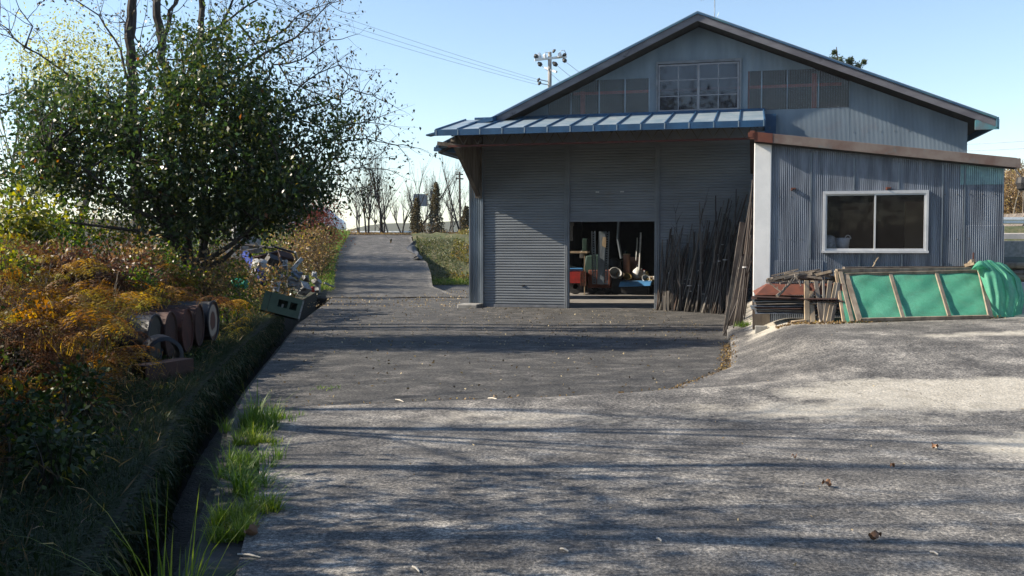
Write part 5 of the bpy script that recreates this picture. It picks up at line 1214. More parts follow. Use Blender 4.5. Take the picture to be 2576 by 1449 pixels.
px_tree('half_bare_tree', 'tall half bare tree whose dark trunk forks near the top edge of the picture', limbs, YB+.8, at(430,690,22.3), M['bark'], ML['sparse'], 32, 1.5, 2.2, .08)
limbs = [([(520,690,21),(512,480),(508,280),(505,100),(512,-60)], .085, .06, None), ([(506,120),(560,60),(600,-30)], .04, .02, (0,1)),
 ([(508,280),(560,200),(640,150),(740,95),(825,10)], .045, .010, (.15,1.2)), ([(600,330),(650,230),(690,170),(760,150),(832,100)], .035, .008, (.1,1.2)),
 ([(510,400),(600,360),(700,290),(770,270),(830,250),(880,225),(938,240)], .045, .007, (.2,1.2)), ([(700,300),(740,230),(800,180),(850,165),(875,190)], .025, .006, (0,1.2)),
 ([(512,450),(620,430),(740,370),(850,350),(920,350),(1000,365)], .045, .006, (.3,1.3)), ([(740,400),(800,440),(860,440),(905,420),(930,425)], .025, .006, (0,1.3)),
 ([(600,460),(720,470),(820,455),(880,480),(915,500)], .03, .006, (.2,1.3)), ([(760,300),(820,330),(880,310),(930,300)], .02, .006, (0,1.3)), ([(700,160),(730,210),(790,230),(850,270)], .02,.006,(0,1.1)), ([(820,400),(870,390),(925,400)],.016,.005,(0,1.0))]
px_tree('half_bare_tree', 'half bare tree with long thin branches spreading right over the drive', limbs, YB-.8, at(520,690,20.8), M['bark'], ML['sparse'], 33, 1.8, 2.4, .085, (.3,.85))
# faint yellow tree farther off
def leafy(name, label, cat, base, h, crown, m, seed, nclump=60, per=40, L=.12, rad=.35, trunk_r=.12, group=None, bark='bark', Wd=.55, shell=.4, droop=.3):
    root = thing(name, label, cat, base, 0, group); q = random.Random(seed); w = MB(); tips = []
    branch(w, q, Vector((0,0,-.2)), Vector((q.gauss(0,.06), q.gauss(0,.06), 1)), h*.62, trunk_r, 2, tips, .25, .55, 4, .08)
    obj('trunk', w, M[bark], root); g = np.random.default_rng(seed); C = []
    cx, cz, rx, rz_ = crown
    for _ in range(nclump):
        v = g.normal(size=3); v /= np.linalg.norm(v); v *= g.random()**shell; C.append((cx+v[0]*rx, v[1]*rx, cz+v[2]*rz_))
    leafobj('crown', clumps(C, rad, per, seed), L, m, root, Wd, seed, droop); return root
b = at(190, 560, 45); leafy('pale_tree', 'far pale yellow green feathery tree showing between the half bare branches', 'tree', (b.x, 45, 1.6), 11, (0, 8.3, 2.3, 2.6), ML['poplar'], 51, 90, 60, .14, .5, .2)
# --- thicket behind and under: shrubs
def shrub(name, label, px, py_top, py_bot, Y, wpx, m, seed, n=46, per=34, L=.08, rad=.16, group=None, stems=7, cat='shrub', bark='bark', Wd=.6):
    gp = at(px, py_bot, Y); h = at(px, py_top, Y).z; z0 = float(zbank(gp.x, Y)) if gp.x < float(lip(Y))-.5 else gp.z
    root = thing(name, label, cat, (gp.x, Y, z0), 0, group); q = random.Random(seed); w = MB(); H = max(.5, h-z0); rx = wpx*Y/FPX/2
    tips = []
    for k in range(stems):
        d = Vector((q.uniform(-.5,.5)*rx/H*1.5, q.uniform(-.4,.4), 1)).normalized()
        branch(w, q, Vector((q.uniform(-.3,.3)*rx, q.uniform(-.2,.2), -.1)), d, H*q.uniform(.5,.75), .018*max(1, H/2), 1, tips, .2, .5, 3, .1)
    obj('stems', w, M[bark], root); g = np.random.default_rng(seed); C = []
    for _ in range(n):
        v = g.normal(size=3); v /= np.linalg.norm(v); v *= g.random()**.5; C.append((v[0]*rx, v[1]*rx*.6, H*.55+v[2]*H*.45))
    leafobj('foliage', clumps(C, rad, per, seed), L, m, root, Wd, seed, .3); return root
SH = [(60,500,640,14.5,170,'lime','bright yellow green shrub at the left edge above the ferns',44,.10),(190,510,640,17,190,'green','green leafy shrub behind the ferns, second from the left edge',40,.08),(330,520,650,17.5,170,'lime','yellowish leafy shrub behind the ferns left of the big trunk',40,.08),
 (420,560,690,19.5,150,'green','low green shrub just left of the forked trunk',34,.07),(40,430,620,22,160,'brown','brown thin leaved shrub at the left edge behind the bright shrub',26,.07),(560,600,700,21,140,'brown','brown dry shrub right of the forked trunk',36,.07),
 (640,560,680,27,160,'green','dark green shrub under the right side of the leafy crown',36,.08),(700,580,660,30,160,'brown','tan dry shrub behind the scrap heap',44,.08),(765,575,690,33,130,'brown','tan dry shrub at the right end of the scrap heap',44,.08),
 (690,520,640,36,170,'lime','pale yellowish shrub behind the scrap heap',34,.09),(250,470,620,26,240,'brown','thin brown shrub far behind the yellowish shrub',26,.08),(480,560,680,26,200,'green','green shrub seen between the trunks of the leafy tree',30,.08)]
for k, (px, yt, yb, Y, wp, m, lb, n, L) in enumerate(SH): shrub('shrub', lb, px, yt, yb, Y, wp, ML[m], 100+k, n, 36, L)
shrub('red_leaved_shrub', 'red leaved shrub in front of the white van at the top of the drive', 796, 478, 640, 44, 150, ML['red'], 130, 95, 60, .09, .22, stems=10)
shrub('orange_brown_shrub', 'orange brown shrub below the red leaved one beside the drive', 792, 560, 690, 38, 90, ML['brown'], 131, 50, 50, .08, .2, stems=9)
shrub('dark_shrub', 'dark green shrub on the bank edge at the left of the drive', 800, 615, 700, 40, 60, ML['green'], 132, 40, 50, .08, .2)
# thin bare stems at the far left
for k, (px, top, Y) in enumerate(((22,250,24),(48,300,26),(8,330,25),(75,380,28))):
    b = at(px, 600, Y); root = thing('bare_sapling', ['pale bare sapling, tallest at the left edge', 'pale bare sapling, second at the left edge', 'bare sapling cut by the left picture edge', 'shorter bare sapling right of three at the left edge'][k], 'tree', b)
    q = random.Random(200+k); w = MB(); tips = []; branch(w, q, Vector((0,0,-.3)), Vector((q.gauss(0,.08),0,1)), at(px, top, Y).z-b.z-.5, .05, 2, tips, .3, .35, 4, .07); obj('trunk', w, M['pale_bark'], root)
for k, (px, yt, yb, Y, wp, m, lb) in enumerate(((430,625,700,16.6,110,'green','low green weeds in front of the forked trunk, left side'),(520,630,705,16.9,110,'brown','low brown weeds in front of the forked trunk, right side'),(575,640,720,18.5,100,'green','low weedy shrub between the forked trunk and the teal barrel'),(360,590,660,16.2,120,'brown','dry weeds standing left of the forked trunk above the ferns'))): shrub('weedy_shrub', lb, px, yt, yb, Y, wp, ML[m], 160+k, 34, 34, .07)
for k, (px, yt, yb, Y, wp) in enumerate(((170,640,740,13.0,120),(255,630,740,13.4,110),(325,640,730,14.0,90),(95,640,740,12.6,110))): shrub('dead_bush', ['brown dead bush, second from the left among the ferns', 'brown dead bush, third from the left among the ferns', 'brown dead bush just left above the drums', 'brown dead bush, leftmost among the ferns'][k], px, yt, yb, Y, wp, ML['deadb'], 190+k, 70, 46, .06, .15, cat='bush')
for k, (x_, y_, H_) in enumerate(((-12.2,40.5,4.6),(-11.6,44,4.0),(-12.8,48.5,4.4))):
    leafy('verge_tree', ['small leafy tree on the left of the drive, nearest of three behind the big crown','small leafy tree on the left of the drive, middle of three behind the big crown','small leafy tree on the left of the drive, farthest of three behind the big crown'][k], 'tree', (x_, y_, float(zbank(x_, y_))), H_, (0, H_*.6, 1.5, H_*.42), ML['green'], 210+k, 60, 50, .12, .3)
# --- bare saplings on the ridge
SP = [(905,440,66,''),(925,395,62,''),(962,380,64,''),(985,420,66,''),(1010,470,70,''),(1040,400,64,''),(1060,440,72,''),(1078,460,68,''),(1112,430,64,''),(1140,405,66,''),(1165,395,64,''),(1182,450,70,''),(945,470,72,''),(1125,480,74,'')]
RD = ['first', 'second', 'third', 'fourth', 'fifth', 'sixth', 'seventh', 'eighth', 'ninth', 'tenth', 'eleventh', 'twelfth']
order = sorted(range(len(SP)), key=lambda k: SP[k][0])
for k, (px, top, Y, _) in enumerate(SP):
    b = at(px, 588, Y); b.z = 2.25; rank = order.index(k)
    lb = ('%s bare sapling from the left along the ridge road' % RD[rank]) if rank < 12 else ('last but one bare sapling toward the warehouse on the ridge road' if rank == 12 else 'bare sapling nearest the warehouse on the ridge road')
    root = thing('bare_sapling', lb, 'tree', b, 0, 'bare saplings along the ridge road')
    q = random.Random(300+k); w = MB(); tips = []; H = at(px, top, Y).z-b.z
    for s in range(q.choice([1,2,2,3])):
        d = Vector((q.uniform(-.35,.35), q.uniform(-.2,.2), 1)).normalized(); branch(w, q, Vector((q.uniform(-.1,.1),0,-.2)), d, H*q.uniform(.5,.68), q.uniform(.05,.085), 2, tips, .25, .38, 6, .07, (6,5,3,3))
    obj('trunk', w, M['bark' if k % 3 else 'pale_bark'], root)
    g = np.random.default_rng(k); T = np.array([tuple(t) for t in tips]); T = T[g.random(len(T)) < .12]
    leafobj('crown', T, .10, ML['brown'], root, .6, k, .8)
for k, (px, top, bot, Y, wp) in enumerate(((1048,500,585,62,40),(1096,462,585,62,42),(1172,520,585,63,30))):
    b = at(px, 588, Y); b.z = 2.2; root = thing('ivy_covered_trunk', ['short ivy covered trunk left of the grey road sign', 'tall tapering ivy covered trunk right of the grey road sign', 'ivy covered trunk close to the warehouse corner'][k], 'tree', b)
    H = at(px, top, Y).z-b.z; obj('trunk', MB().tube([(0,0,-.2),(.1,0,H*.6),(-.05,0,H*1.15)], [.1,.07,.02], 6), M['bark'], root)
    g = np.random.default_rng(400+k); t = g.random(2600); rr = (1-t)**.8*wp*Y/FPX/2+.08; a = g.random(2600)*6.28
    P = np.stack([rr*np.cos(a)*g.random(2600)**.5+.05*np.sin(t*9), rr*np.sin(a)*g.random(2600)**.5, t*H*1.02], 1)
    leafobj('crown', P, .12, ML['ivy'], root, .7, k, .7)
# low brush along the ridge, left to right, and bank plants by the warehouse
def scatter(name, label, P, L, m, Wd=.5, seed=0, droop=.0, cat='ground cover', dirs=None):
    return tag(leafobj(name, P, L, m, None, Wd, seed, droop, dirs), label, cat, kind='stuff')
g = np.random.default_rng(77)
n = 9000; x = g.uniform(-16, 0, n); y = g.uniform(61, 64, n); hgt = np.abs(g.normal(0, .28, n))*(1+.8*np.sin(x*1.3)*np.sin(x*.57+1)); hgt = np.where((x > -10.0) & (x < -5.9), hgt*.08, hgt)
scatter('ridge_brush', 'dry brown brush along the top of the bank', np.stack([x, y, 2.35+np.abs(hgt)], 1), .12, ML['brown'], .3, 5, -.8)
n = 18000; x = g.uniform(-6.0, 1.5, n); y = 45+14.5*g.random(n)**.9; x = np.maximum(x, np.interp(y, [42,46,50,59,62], [-3.4,-3.9,-4.75,-6.0,-6.0])+.1); z = np.maximum(-.17, -.17+2.5*ss((y-45.2)/13))
t_ = np.clip(.5+.5*np.sin(x*1.1+y*.4), 0, 1)
scatter('bank_plants', 'yellow and green creeping plants on the bank beside the warehouse', np.stack([x, y, z+np.abs(g.normal(0,.10,n))*(1+np.sin(x*2)*.5)], 1)[(x > -3.2) & (np.sin(x*2.3+y)+np.sin(y*1.1) > -.3)], .12, ML['bank'], .7, 6, -.2)
n_ = None
scatter('bank_weeds', 'dark green weeds at the shaded foot of the bank beside the warehouse', np.stack([x, y, z+np.abs(g.normal(0,.12,n))], 1)[(x < -2.6) & (y < 55)], .12, ML['bankd'], .35, 7, -.6)
n = 7000; y = 44+g.random(n)*2.5; x = g.uniform(-4.0, 0.5, n)
scatter('verge_grass', 'short grass strip at the foot of the bank beside the warehouse', np.stack([x, y, -.16+np.abs(g.normal(0,.09,n))], 1), .14, ML['grass'], .18, 8, -1.2)
# left verge of the ramp
n = 16000; y = 34+26*g.random(n); s = np.abs(g.normal(0, .9, n))+.05; x = lip(y)-s
scatter('ramp_verge', 'rough grass on the left verge of the drive', np.stack([x, y, zbank(x-.5, y)+np.abs(g.normal(0,.08,n))], 1), .16, ML['grass'], .16, 9, -1.3)

# --- grass blades
def blades(P, H, seed, width=.006, bend=.5, m=None, name='grass', parent=None, lean=None, flop=0):
    g = np.random.default_rng(seed); n = len(P); H = H*g.uniform(.45, 1.15, n)
    a = g.random(n)*6.283; D = np.stack([np.cos(a), np.sin(a), np.zeros(n)], 1)
    if lean is not None: D = D*.6 + np.array(lean); D /= (np.linalg.norm(D, axis=1)[:, None]+1e-6)
    X = np.stack([-D[:,1], D[:,0], np.zeros(n)], 1); b = np.abs(g.normal(bend, bend*.45, n)); rows = []
    K_ = 5; wv = width*g.uniform(.7, 1.4, n)
    for k in range(K_+1):
        t = k/K_; c = P + np.stack([np.zeros(n), np.zeros(n), H*(t-.5*np.clip(b,0,1.6)*t**2.6)], 1) + D*(H*b*t**1.9*.9)[:, None]
        ww = (wv*(1-t)**.7*(1 if t > 0 else .8))[:, None]
        rows += [c-X*ww, c+X*ww]
    V = np.stack(rows, 1).reshape(-1, 3); m_ = 2*(K_+1); i = (np.arange(n)*m_)[:, None]
    F = np.concatenate([i + np.array([[2*k, 2*k+1, 2*k+3, 2*k+2]]) for k in range(K_)], 1).reshape(-1, 4)
    return obj(name, np_mesh(name, V, F, m, np.repeat(np.clip(g.beta(2, 3, n), 0, 1), m_)), None, parent)
# rough grass on the left bank (nearest part long and dark)
n = 80000; y = 2.6+22*g.random(n)**1.25; s = g.random(n)**1.7*3.2; x = lip(y)-.5-s
P = np.stack([x, y, zbank(x, y)], 1)
tag(blades(P, .20, 15, .0035, .9, ML['turfb'], 'bank_grass'), 'rough dark grass covering the left bank', 'grass', kind='stuff')
n = 9000; y = 2.6+20*g.random(n); x = lip(y)-.5+.0-.25*g.random(n)**1.2
tag(blades(np.stack([x, y, zbank(x, y)], 1), .20, 115, .004, 1.3, ML['turfb'], 'overhanging_grass', None, (.7,0,0)), 'dark grass hanging over the left side of the ditch', 'grass', kind='stuff')
# leafy undergrowth on the bank
n = 30000; y = 2.6+22*g.random(n); s = g.random(n)**1.0*4.0+.1; x = lip(y)-.5-s
keep = g.random(n) < .35+.65*(np.sin(x*3.1+y)*np.cos(y*2.3)>0)
P = np.stack([x, y, zbank(x, y)+np.abs(g.normal(.04, .06, n))], 1)[keep]
scatter('undergrowth', 'small green leafy undergrowth on the left bank', P, .045, ML['ivyd'], .8, 16, .1)
n = 9000; y = 2.6+22*g.random(n); s = g.random(n)*3.5; x = lip(y)-.5-s
scatter('dead_stalks', 'dry brown stalks lying over the left bank', np.stack([x, y, zbank(x, y)+.03+np.abs(g.normal(0,.05,n))], 1), .16, ML['brown'], .05, 17, 0, 'dry stalks')
# hanging plants on the ditch side
n = 2200; y = 2.8+18*g.random(n); x = lip(y)-.5+.03*g.random(n)
scatter('ditch_moss', 'moss and small leaves hanging on the ditch side', np.stack([x+.01, y, .05-.45*g.random(n)**1.5], 1), .04, ML['ivyd'], .6, 18, .8)
n = 9000; y = 2.8+20*g.random(n); scatter('ditch_weeds', 'dark weeds hanging down into the ditch', np.stack([lip(y)-.47+.05*g.random(n), y, .05-.5*g.random(n)**1.3], 1), .13, ML['turfb'], .12, 118, 1.6)
# grass clumps along the slab edge: each its own thing
def clump(px, py, r, n, H, lab, seed, m='grass', width=.005, bend=.6, lean=None):
    p = at(px, py, 5); rr = ray(px, py); s = (0.0-EYE)/rr[2]; p = Vector((rr[0]*s, rr[1]*s, -.03)); g = np.random.default_rng(seed)
    nc = max(3, int(r*60)); cc = np.clip(g.normal(size=(nc, 2)), -1.6, 1.6)*r*.40; ci = g.integers(0, nc, n); off = g.normal(size=(n, 2))*.028
    P = np.concatenate([cc[ci]+off, np.zeros((n, 1))], 1); ld = np.concatenate([off/.028*.9 + cc[ci]/max(r,.01)*.35, np.zeros((n, 1))], 1)
    hs = (.45+.75*g.random(nc))[ci]; hs = hs*(.35+.65*g.random(n))
    o = blades(P, H*hs*1.35, seed, width*.8, bend, ML[m], 'grass_clump', None, ld if lean is None else lean)
    o.location = p; return tag(o, lab, 'grass', 'grass clumps along the edge of the slab')
clump(638,1068,.30,520,.36,'bushy grass clump with upright blades at the far corner of the slab',1, bend=.45); clump(700,1048,.26,240,.16,'small grass clump at the slab corner right of the bushy one',2)
clump(652,1108,.27,800,.13,'low bright green mat of grass, second from the slab corner',3, m='tuft'); clump(640,1160,.27,460,.18,'low dense grass mat in the middle of the slab edge',4)
clump(628,1225,.22,240,.32,'grass clump with long blades spreading onto the slab',5, width=.006, bend=1.0); clump(626,1300,.22,1100,.17,'short yellow green tuft lit by the sun on the slab edge',6, m='tuft')
clump(606,1335,.18,520,.14,'small yellow green tuft in front of the sunlit one',7, m='tuft'); clump(655,1085,.22,420,.14,'short grass between the corner clump and the low mat',8)
clump(590,1195,.16,140,.26,'dark weedy clump hanging over the ditch beside the dense mat',9)
clump(640,1262,.15,160,.15,'thin grass between the long blades and the sunlit tuft',13)
n_ = 40; o = clump(450,1500,.17,110,1.0,'tall thin bladed grass rising out of the ditch in the foreground',10,width=.0085,bend=.42, m='tuft'); o.location.z = -.42
o = clump(420,1470,.2,70,.42,'shorter grass at the foot of the tall blades in the foreground',12,width=.005,bend=.6); o.location.z = -.35
# moss and litter line at the slab joint
ex = np.linspace(0, 1, 900); yy = 9.75+ex*3.6
n = 1300; y = 9.7+7.5*g.random(n)**1.4; x = edge(y)+g.normal(-.06,.06,n)
scatter('joint_litter', 'brown leaf litter caught along the joint between slab and asphalt', np.stack([x, y, np.array([gz(a, b) for a, b in zip(x, y)])+.012], 1), .035, ML['brown'], .6, 19, 0, 'leaf litter')
n = 900; x = g.uniform(-2.3,-.9,n); y = 9.72+(x+2.3)*.14+g.normal(0,.04,n)
tag(blades(np.stack([x,y,np.full(n,-.05)],1), .045, 20, .003, .5, ML['grass'], 'joint_grass'), 'short moss and grass along the joint at the slab corner', 'grass', kind='stuff')
# fallen leaves on the yard
n = 1900; v = g.random(n); y = np.where(v < .6, 17+11*g.random(n), 9.9+14*g.random(n)); x = g.uniform(-5.5, 4.2, n); ok_ = (x > lip(y)+.1) & (x < edge(y)+.1); 
dd_ = (x-MA[0])*math.sin(YAW)+(y-MA[1])*math.cos(YAW); ok_ &= dd_ < -.1
x, y = x[ok_], y[ok_]
scatter('yard_leaves', 'small pale fallen leaves scattered over the asphalt yard', np.stack([x, y, zasph(x, y)+.012], 1), .042, ML['litter2'], .7, 21, 0, 'fallen leaves')
n = 700; y = 28+10*g.random(n); x = g.uniform(-6.2, -1.6, n)
scatter('drive_leaves', 'pale fallen leaves at the foot of the ramp', np.stack([x, y, zasph(x, y)+.02], 1), .06, ML['litter'], .7, 22, 0, 'fallen leaves')
n = 220; y = 4.6+11*g.random(n); x = -1+9*g.random(n); ok_ = (x > edge(y)+.1)
scatter('slab_crumbs', 'tiny leaf crumbs and twigs on the concrete slab', np.stack([x[ok_], y[ok_], zslab(x[ok_], y[ok_])+.006], 1), .025, ML['litter'], .35, 23, 0, 'leaf litter')
n = 7000; px_ = g.uniform(560, 850, n); py_ = 600+g.random(n)*150; Yy = 21.5+6*g.random(n)
Pv = np.array([tuple(at(a, b, c)) for a, b, c in zip(px_, py_, Yy)]); zb_ = zbank(Pv[:,0], Pv[:,1]); kp = (Pv[:,2] > zb_-.05) & (Pv[:,2] < zb_+1.1) & (Pv[:,0] < lip(Pv[:,1])-.5)
scatter('scrap_vines', 'brown and green vines growing through the scrap heap', Pv[kp], .09, ML['brown'], .5, 41, .3, 'vines')
Pv2 = Pv[kp][::2]+np.array([.05,.1,-.05]); scatter('scrap_weeds', 'dark green weeds growing through the scrap heap', Pv2, .10, ML['dark'], .5, 42, .1, 'weeds')
scatter('scrap_twigs', 'pale dead twigs tangled over the scrap heap', Pv[kp][::6], .45, ML['brown'], .035, 43, -.1, 'twigs')
n = 900; u_ = g.random(n); px_ = 1960+560*u_; Pf = np.array([tuple(at(a, 810-14*max(0,(a-2100)/400.0), 15.45)) for a in px_]); Pf[:,0] += g.normal(0,.05,n); Pf[:,1] += np.abs(g.normal(0,.12,n))-.05; Pf[:,2] = zslab(Pf[:,0], Pf[:,1])+.015
scatter('frame_litter', 'brown leaf litter along the foot of the green net frame', Pf, .05, ML['brown'], .6, 44, 0, 'leaf litter')
# single leaves and sticks large enough to point at
M['leafbrown'] = mat('dry_leaf', (.24,.13,.07), (.17,.09,.05), 20, .8); M['stickpale'] = mat('pale_stick', (.62,.58,.5), (.5,.46,.4), 20, .8)
def curled(px, py, L, lab, seed, m='leafbrown', rz_=0):
    rr = ray(px, py); s = -EYE/rr[2]; p = Vector((rr[0]*s, rr[1]*s, 0)); p.z = gz(p.x, p.y)+.004; w = MB(); q = random.Random(seed)
    def f(u, v): 
        wd = math.sin(math.pi*min(.98, max(.03, u)))**.7*L*.36*(1+.25*math.sin(u*17))
        return ((u-.5)*L, (v-.5)*2*wd, .02+abs(v-.5)**2*L*.75 + .015*math.sin(u*8+seed))
    w.grid(f, np.linspace(0,1,12), np.linspace(0,1,7)); w.smooth = True
    tag(obj('dry_leaf', w, M[m], loc=p, rotz=rz_), lab, 'leaf')
curled(632,1352,.11,'curled dead leaf standing at the front of the sunlit tuft',1, rz_=1.2); curled(2200,1362,.085,'big curled brown leaf on the slab near the lower right',2, rz_=.3)
curled(2080,1228,.075,'dark brown crumpled leaf on the slab, right of centre',3, rz_=2.2); curled(2352,1128,.07,'small dark leaf beside the white stick on the right of the slab',4, rz_=.7); curled(2245,1178,.04,'tiny round olive leaf on the right of the slab',5,'leafbrown',.4); curled(1998,1158,.04,'tiny olive leaf in the middle right of the slab',6)
for k, (x0, y0, x1, y1, lb) in enumerate(((2345,1125,2362,1129,'white stick fragment at the right of the slab'),(1652,1357,1664,1364,'short white stick right of the bottom centre of the slab'),(1410,1384,1430,1391,'white stick at the bottom centre of the slab'),(1038,1430,1055,1443,'pale stick at the bottom left of the slab'),(2340,1392,2360,1399,'pale stick at the bottom right of the slab'),(598,1398,655,1406,'long thin pale straw lying across the slab edge'),(1228,1002,1250,1012,'pale twig on the asphalt near the joint'),(995,993,1015,999,'pale twig on the asphalt left of the other'))):
    def gp_(px, py):
        rr = ray(px, py); s = -EYE/rr[2]; p = Vector((rr[0]*s, rr[1]*s, 0)); p.z = gz(p.x, p.y)+.008; return p
    a, b = gp_(x0, y0), gp_(x1, y1); m_ = (b-a)*.5+Vector((0,0,.006))
    tag(obj('stick', MB().tube([(0,0,0), tuple(m_), tuple(b-a)], [.006,.007,.004], 5), M['stickpale'], loc=a), lb, 'stick')

# --- bracken
def fern_mesh(seed, m, nf=5, size=1.0):
    g = random.Random(seed); V = []; F = []; T = []; az0 = g.uniform(0, 6.28)
    for f in range(nf):
        az = az0 + g.gauss(0, 1.1); L = size*g.uniform(.6, 1.1); el = g.uniform(.8, 1.4); tint = g.random()*.7+.1; curl = g.uniform(1.5, 2.7); tw = g.uniform(-.5, .5)
        p = Vector((g.uniform(-.12,.12), g.uniform(-.12,.12), 0)); h = Vector((math.cos(az), math.sin(az), 0)); side0 = Vector((-h.y, h.x, 0)); n = 15; step = L/n; pts = []
        for k in range(n+1):
            e = el - curl*(k/n)**1.4; d = (h*math.cos(e)+Vector((0,0,1))*math.sin(e)+side0*.25*math.sin(k*.35+f)).normalized(); pts.append((p.copy(), d)); p = p + d*step
        for k in range(n):
            a, b = pts[k][0], pts[k+1][0]; i = len(V); s_ = side0*.004*(1-k/n)
            V += [a-s_, a+s_, b+s_, b-s_]; F.append((i,i+1,i+2,i+3)); T += [.9]*4
        for k in range(5, n+1):
            c, d = pts[k]; t = (k-5)/(n-5); pl0 = L*.34*(1-t)**.8*(.5+.5*min(1, (k-4)/3.0))+.012
            side = (side0*math.cos(tw*t)+Vector((0,0,1))*math.sin(tw*t)).normalized()
            for sg in (-1, 1):
                if g.random() < .06: continue
                pl_ = pl0*g.uniform(.72, 1.1)
                pd = (side*sg*.92 + d*g.uniform(.15,.6) - Vector((0,0,g.uniform(.1,.75)))).normalized(); m_ = 5; tn = min(1, max(0, tint+g.uniform(-.25,.3)))
                dr = g.uniform(.1,.6)
                for j in range(m_):
                    u0 = j/m_; b0 = c+pd*pl_*u0 - Vector((0,0,1))*pl_*dr*u0*u0; wl = (pl_*.27*(1-u0)**.8+.004)*g.uniform(.75,1.15)
                    q_ = (d*.95+pd*.35).normalized()
                    for s2 in (-1, 1):
                        i = len(V); o_ = q_*wl if s2 > 0 else (-d*.8+pd*.45).normalized()*wl
                        V += [b0, b0+pd*pl_*.07+o_*.5, b0+o_+pd*pl_*.04-Vector((0,0,wl*g.uniform(-.2,.5))), b0+pd*pl_*.12]; F.append((i,i+1,i+2,i+3)); T += [tn]*4
    return np_mesh('bracken', np.array([tuple(v) for v in V]), np.array(F), m, np.array(T))
FM = [(fern_mesh(500+k, ML[['fern','fern2','fern3','fern','fern2','fern','fern2'][k]], 6, 1.0), k) for k in range(7)]
FC = ['orange', 'dull brown', 'yellow', 'orange', 'dull brown', 'orange', 'dull brown']
fr_ = random.Random(9)
def fern(x, y, z, k, s, rz_, px, py):
    o = bpy.data.objects.new('bracken_fern', FM[k][0]); COL.objects.link(o); o.location = (x, y, z); o.scale = (s, s, s); o.rotation_euler = (fr_.uniform(-.25,.25), fr_.uniform(-.1,.35), rz_)
    zx = 'at the left picture edge' if px < 110 else ('in the middle of the fern bed' if px < 250 else ('above the row of drums' if px < 420 else 'between the drums and the forked tree'))
    zy = 'high up' if py < 690 else ('halfway down' if py < 800 else 'low down in the shade')
    lb = FC[k]+' bracken fern '+zy+' '+zx; tag(o, lb, 'fern', lb.replace(' fern', ' ferns'))
for _ in range(34):
    px = fr_.uniform(-80, 260); Y = fr_.uniform(5.2, 8.2); x_ = (px-1288)/FPX*Y; x_ = min(x_, float(lip(Y))-.5-1.0)
    fern(x_, Y, float(zbank(x_, Y))-.02, fr_.choice([1,4,6,1,0]), fr_.uniform(.35,.6), fr_.uniform(0,6.28), px, 900)
cnt = 0
while cnt < 270:
    px = fr_.uniform(-60, 330) if cnt < 235 else fr_.uniform(350, 560); Y = fr_.uniform(7.6, 14.5) if cnt < 235 else fr_.uniform(14.2, 17)
    py_c = fr_.uniform(600, 900) if cnt < 235 else fr_.uniform(600, 740)
    if cnt < 235 and px > 270 and (py_c > 700 or Y < 12): continue
    if px > 200 and Y < 9.5: continue
    if px > 245 and Y < 12.3: continue
    p = at(px, py_c, Y); zb = float(zbank(p.x, Y)); z = zb + fr_.uniform(0, .12)
    if not (zb-.25 < p.z < zb+1.0): continue
    z = max(zb, min(p.z, zb+.55)) if cnt % 2 else zb
    k = fr_.choice([0,3,5,1,4,2,2]) if py_c < 780 else fr_.choice([1,4,6,0,5])
    fern(p.x, Y, z, k, fr_.uniform(.45, .92), fr_.uniform(0, 6.28), px, py_c); cnt += 1
for px, py, Y, k, sc in ((120,760,9.0,0,1.0),(200,730,9.3,2,1.0),(262,770,9.6,2,.95),(278,705,10.2,0,.9),(60,730,8.8,3,1.0),(225,850,9.0,5,.95),(150,880,8.6,1,1.0),(262,830,9.4,2,.85),(20,640,10,0,1.05),(130,640,10.5,3,1.05),(230,650,10.8,5,1.0),(310,640,11.5,2,1.0),(400,690,13.5,0,.9),(90,840,8.4,4,1.0),
        (318,690,13.0,5,.7),(395,722,14.2,5,.6),(430,725,14.8,0,.6),(355,700,14.2,2,.6),(450,735,15.2,4,.8)):
    p = at(px, py, Y); zb = float(zbank(p.x, Y)); fern(p.x, Y, max(zb, min(p.z-.25, zb+.5)), k, sc, fr_.uniform(-1.2,.6), px, py)
for k, (px, yt, yb, Y, wp, m, lb) in enumerate(((30,560,640,10.5,70,'lime','bright yellow green weed topping the ferns at the left picture edge'),(355,640,700,13.5,60,'green','green weed between the ferns and the forked tree'),(40,770,840,8.6,60,'ivyd','dark leafy weed among the low ferns at the left picture edge'),(190,900,980,7.8,90,'ivyd','dark leafy weed below the ferns'),(60,960,1060,6.6,110,'ivyd','dark broad leaved weed low on the near bank'),(150,1080,1160,5.9,110,'ivyd','dark weed on the near bank beside the ditch grass'))): shrub('weed', lb, px, yt, yb, Y, wp, ML[m], 170+k, 22, 26, .055, .09, stems=5, cat='weed')
for k in range(26):
    px = fr_.uniform(0, 235); Y = fr_.uniform(8.5, 13.5); py = fr_.uniform(600, 780); p = at(px, py, Y); zb = float(zbank(p.x, Y)); H = fr_.uniform(.5, 1.0)
    bare_branch('dead_weed', 'pale dead weed stem bent over in the fern bed', (p.x, Y, zb), (p.x+fr_.uniform(-.4,.4), Y+fr_.uniform(-.2,.2), zb+H), .006, 950+k, M['dark_wood' if k % 2 else 'wood'], 'dead stems in the fern bed', 'dead weed')
# bracken stems mound so ferns do not float: dead stalks under them
n = 12000; y = 7+8*g.random(n); s = .8+5.2*g.random(n); x = lip(y)-.5-s
scatter('bracken_litter', 'brown dead bracken litter under the ferns', np.stack([x, y, zbank(x, y)+.5*g.random(n)**2*ss((s-.8)/1.0)], 1), .14, ML['fern2'], .25, 30, 0, 'dead bracken')

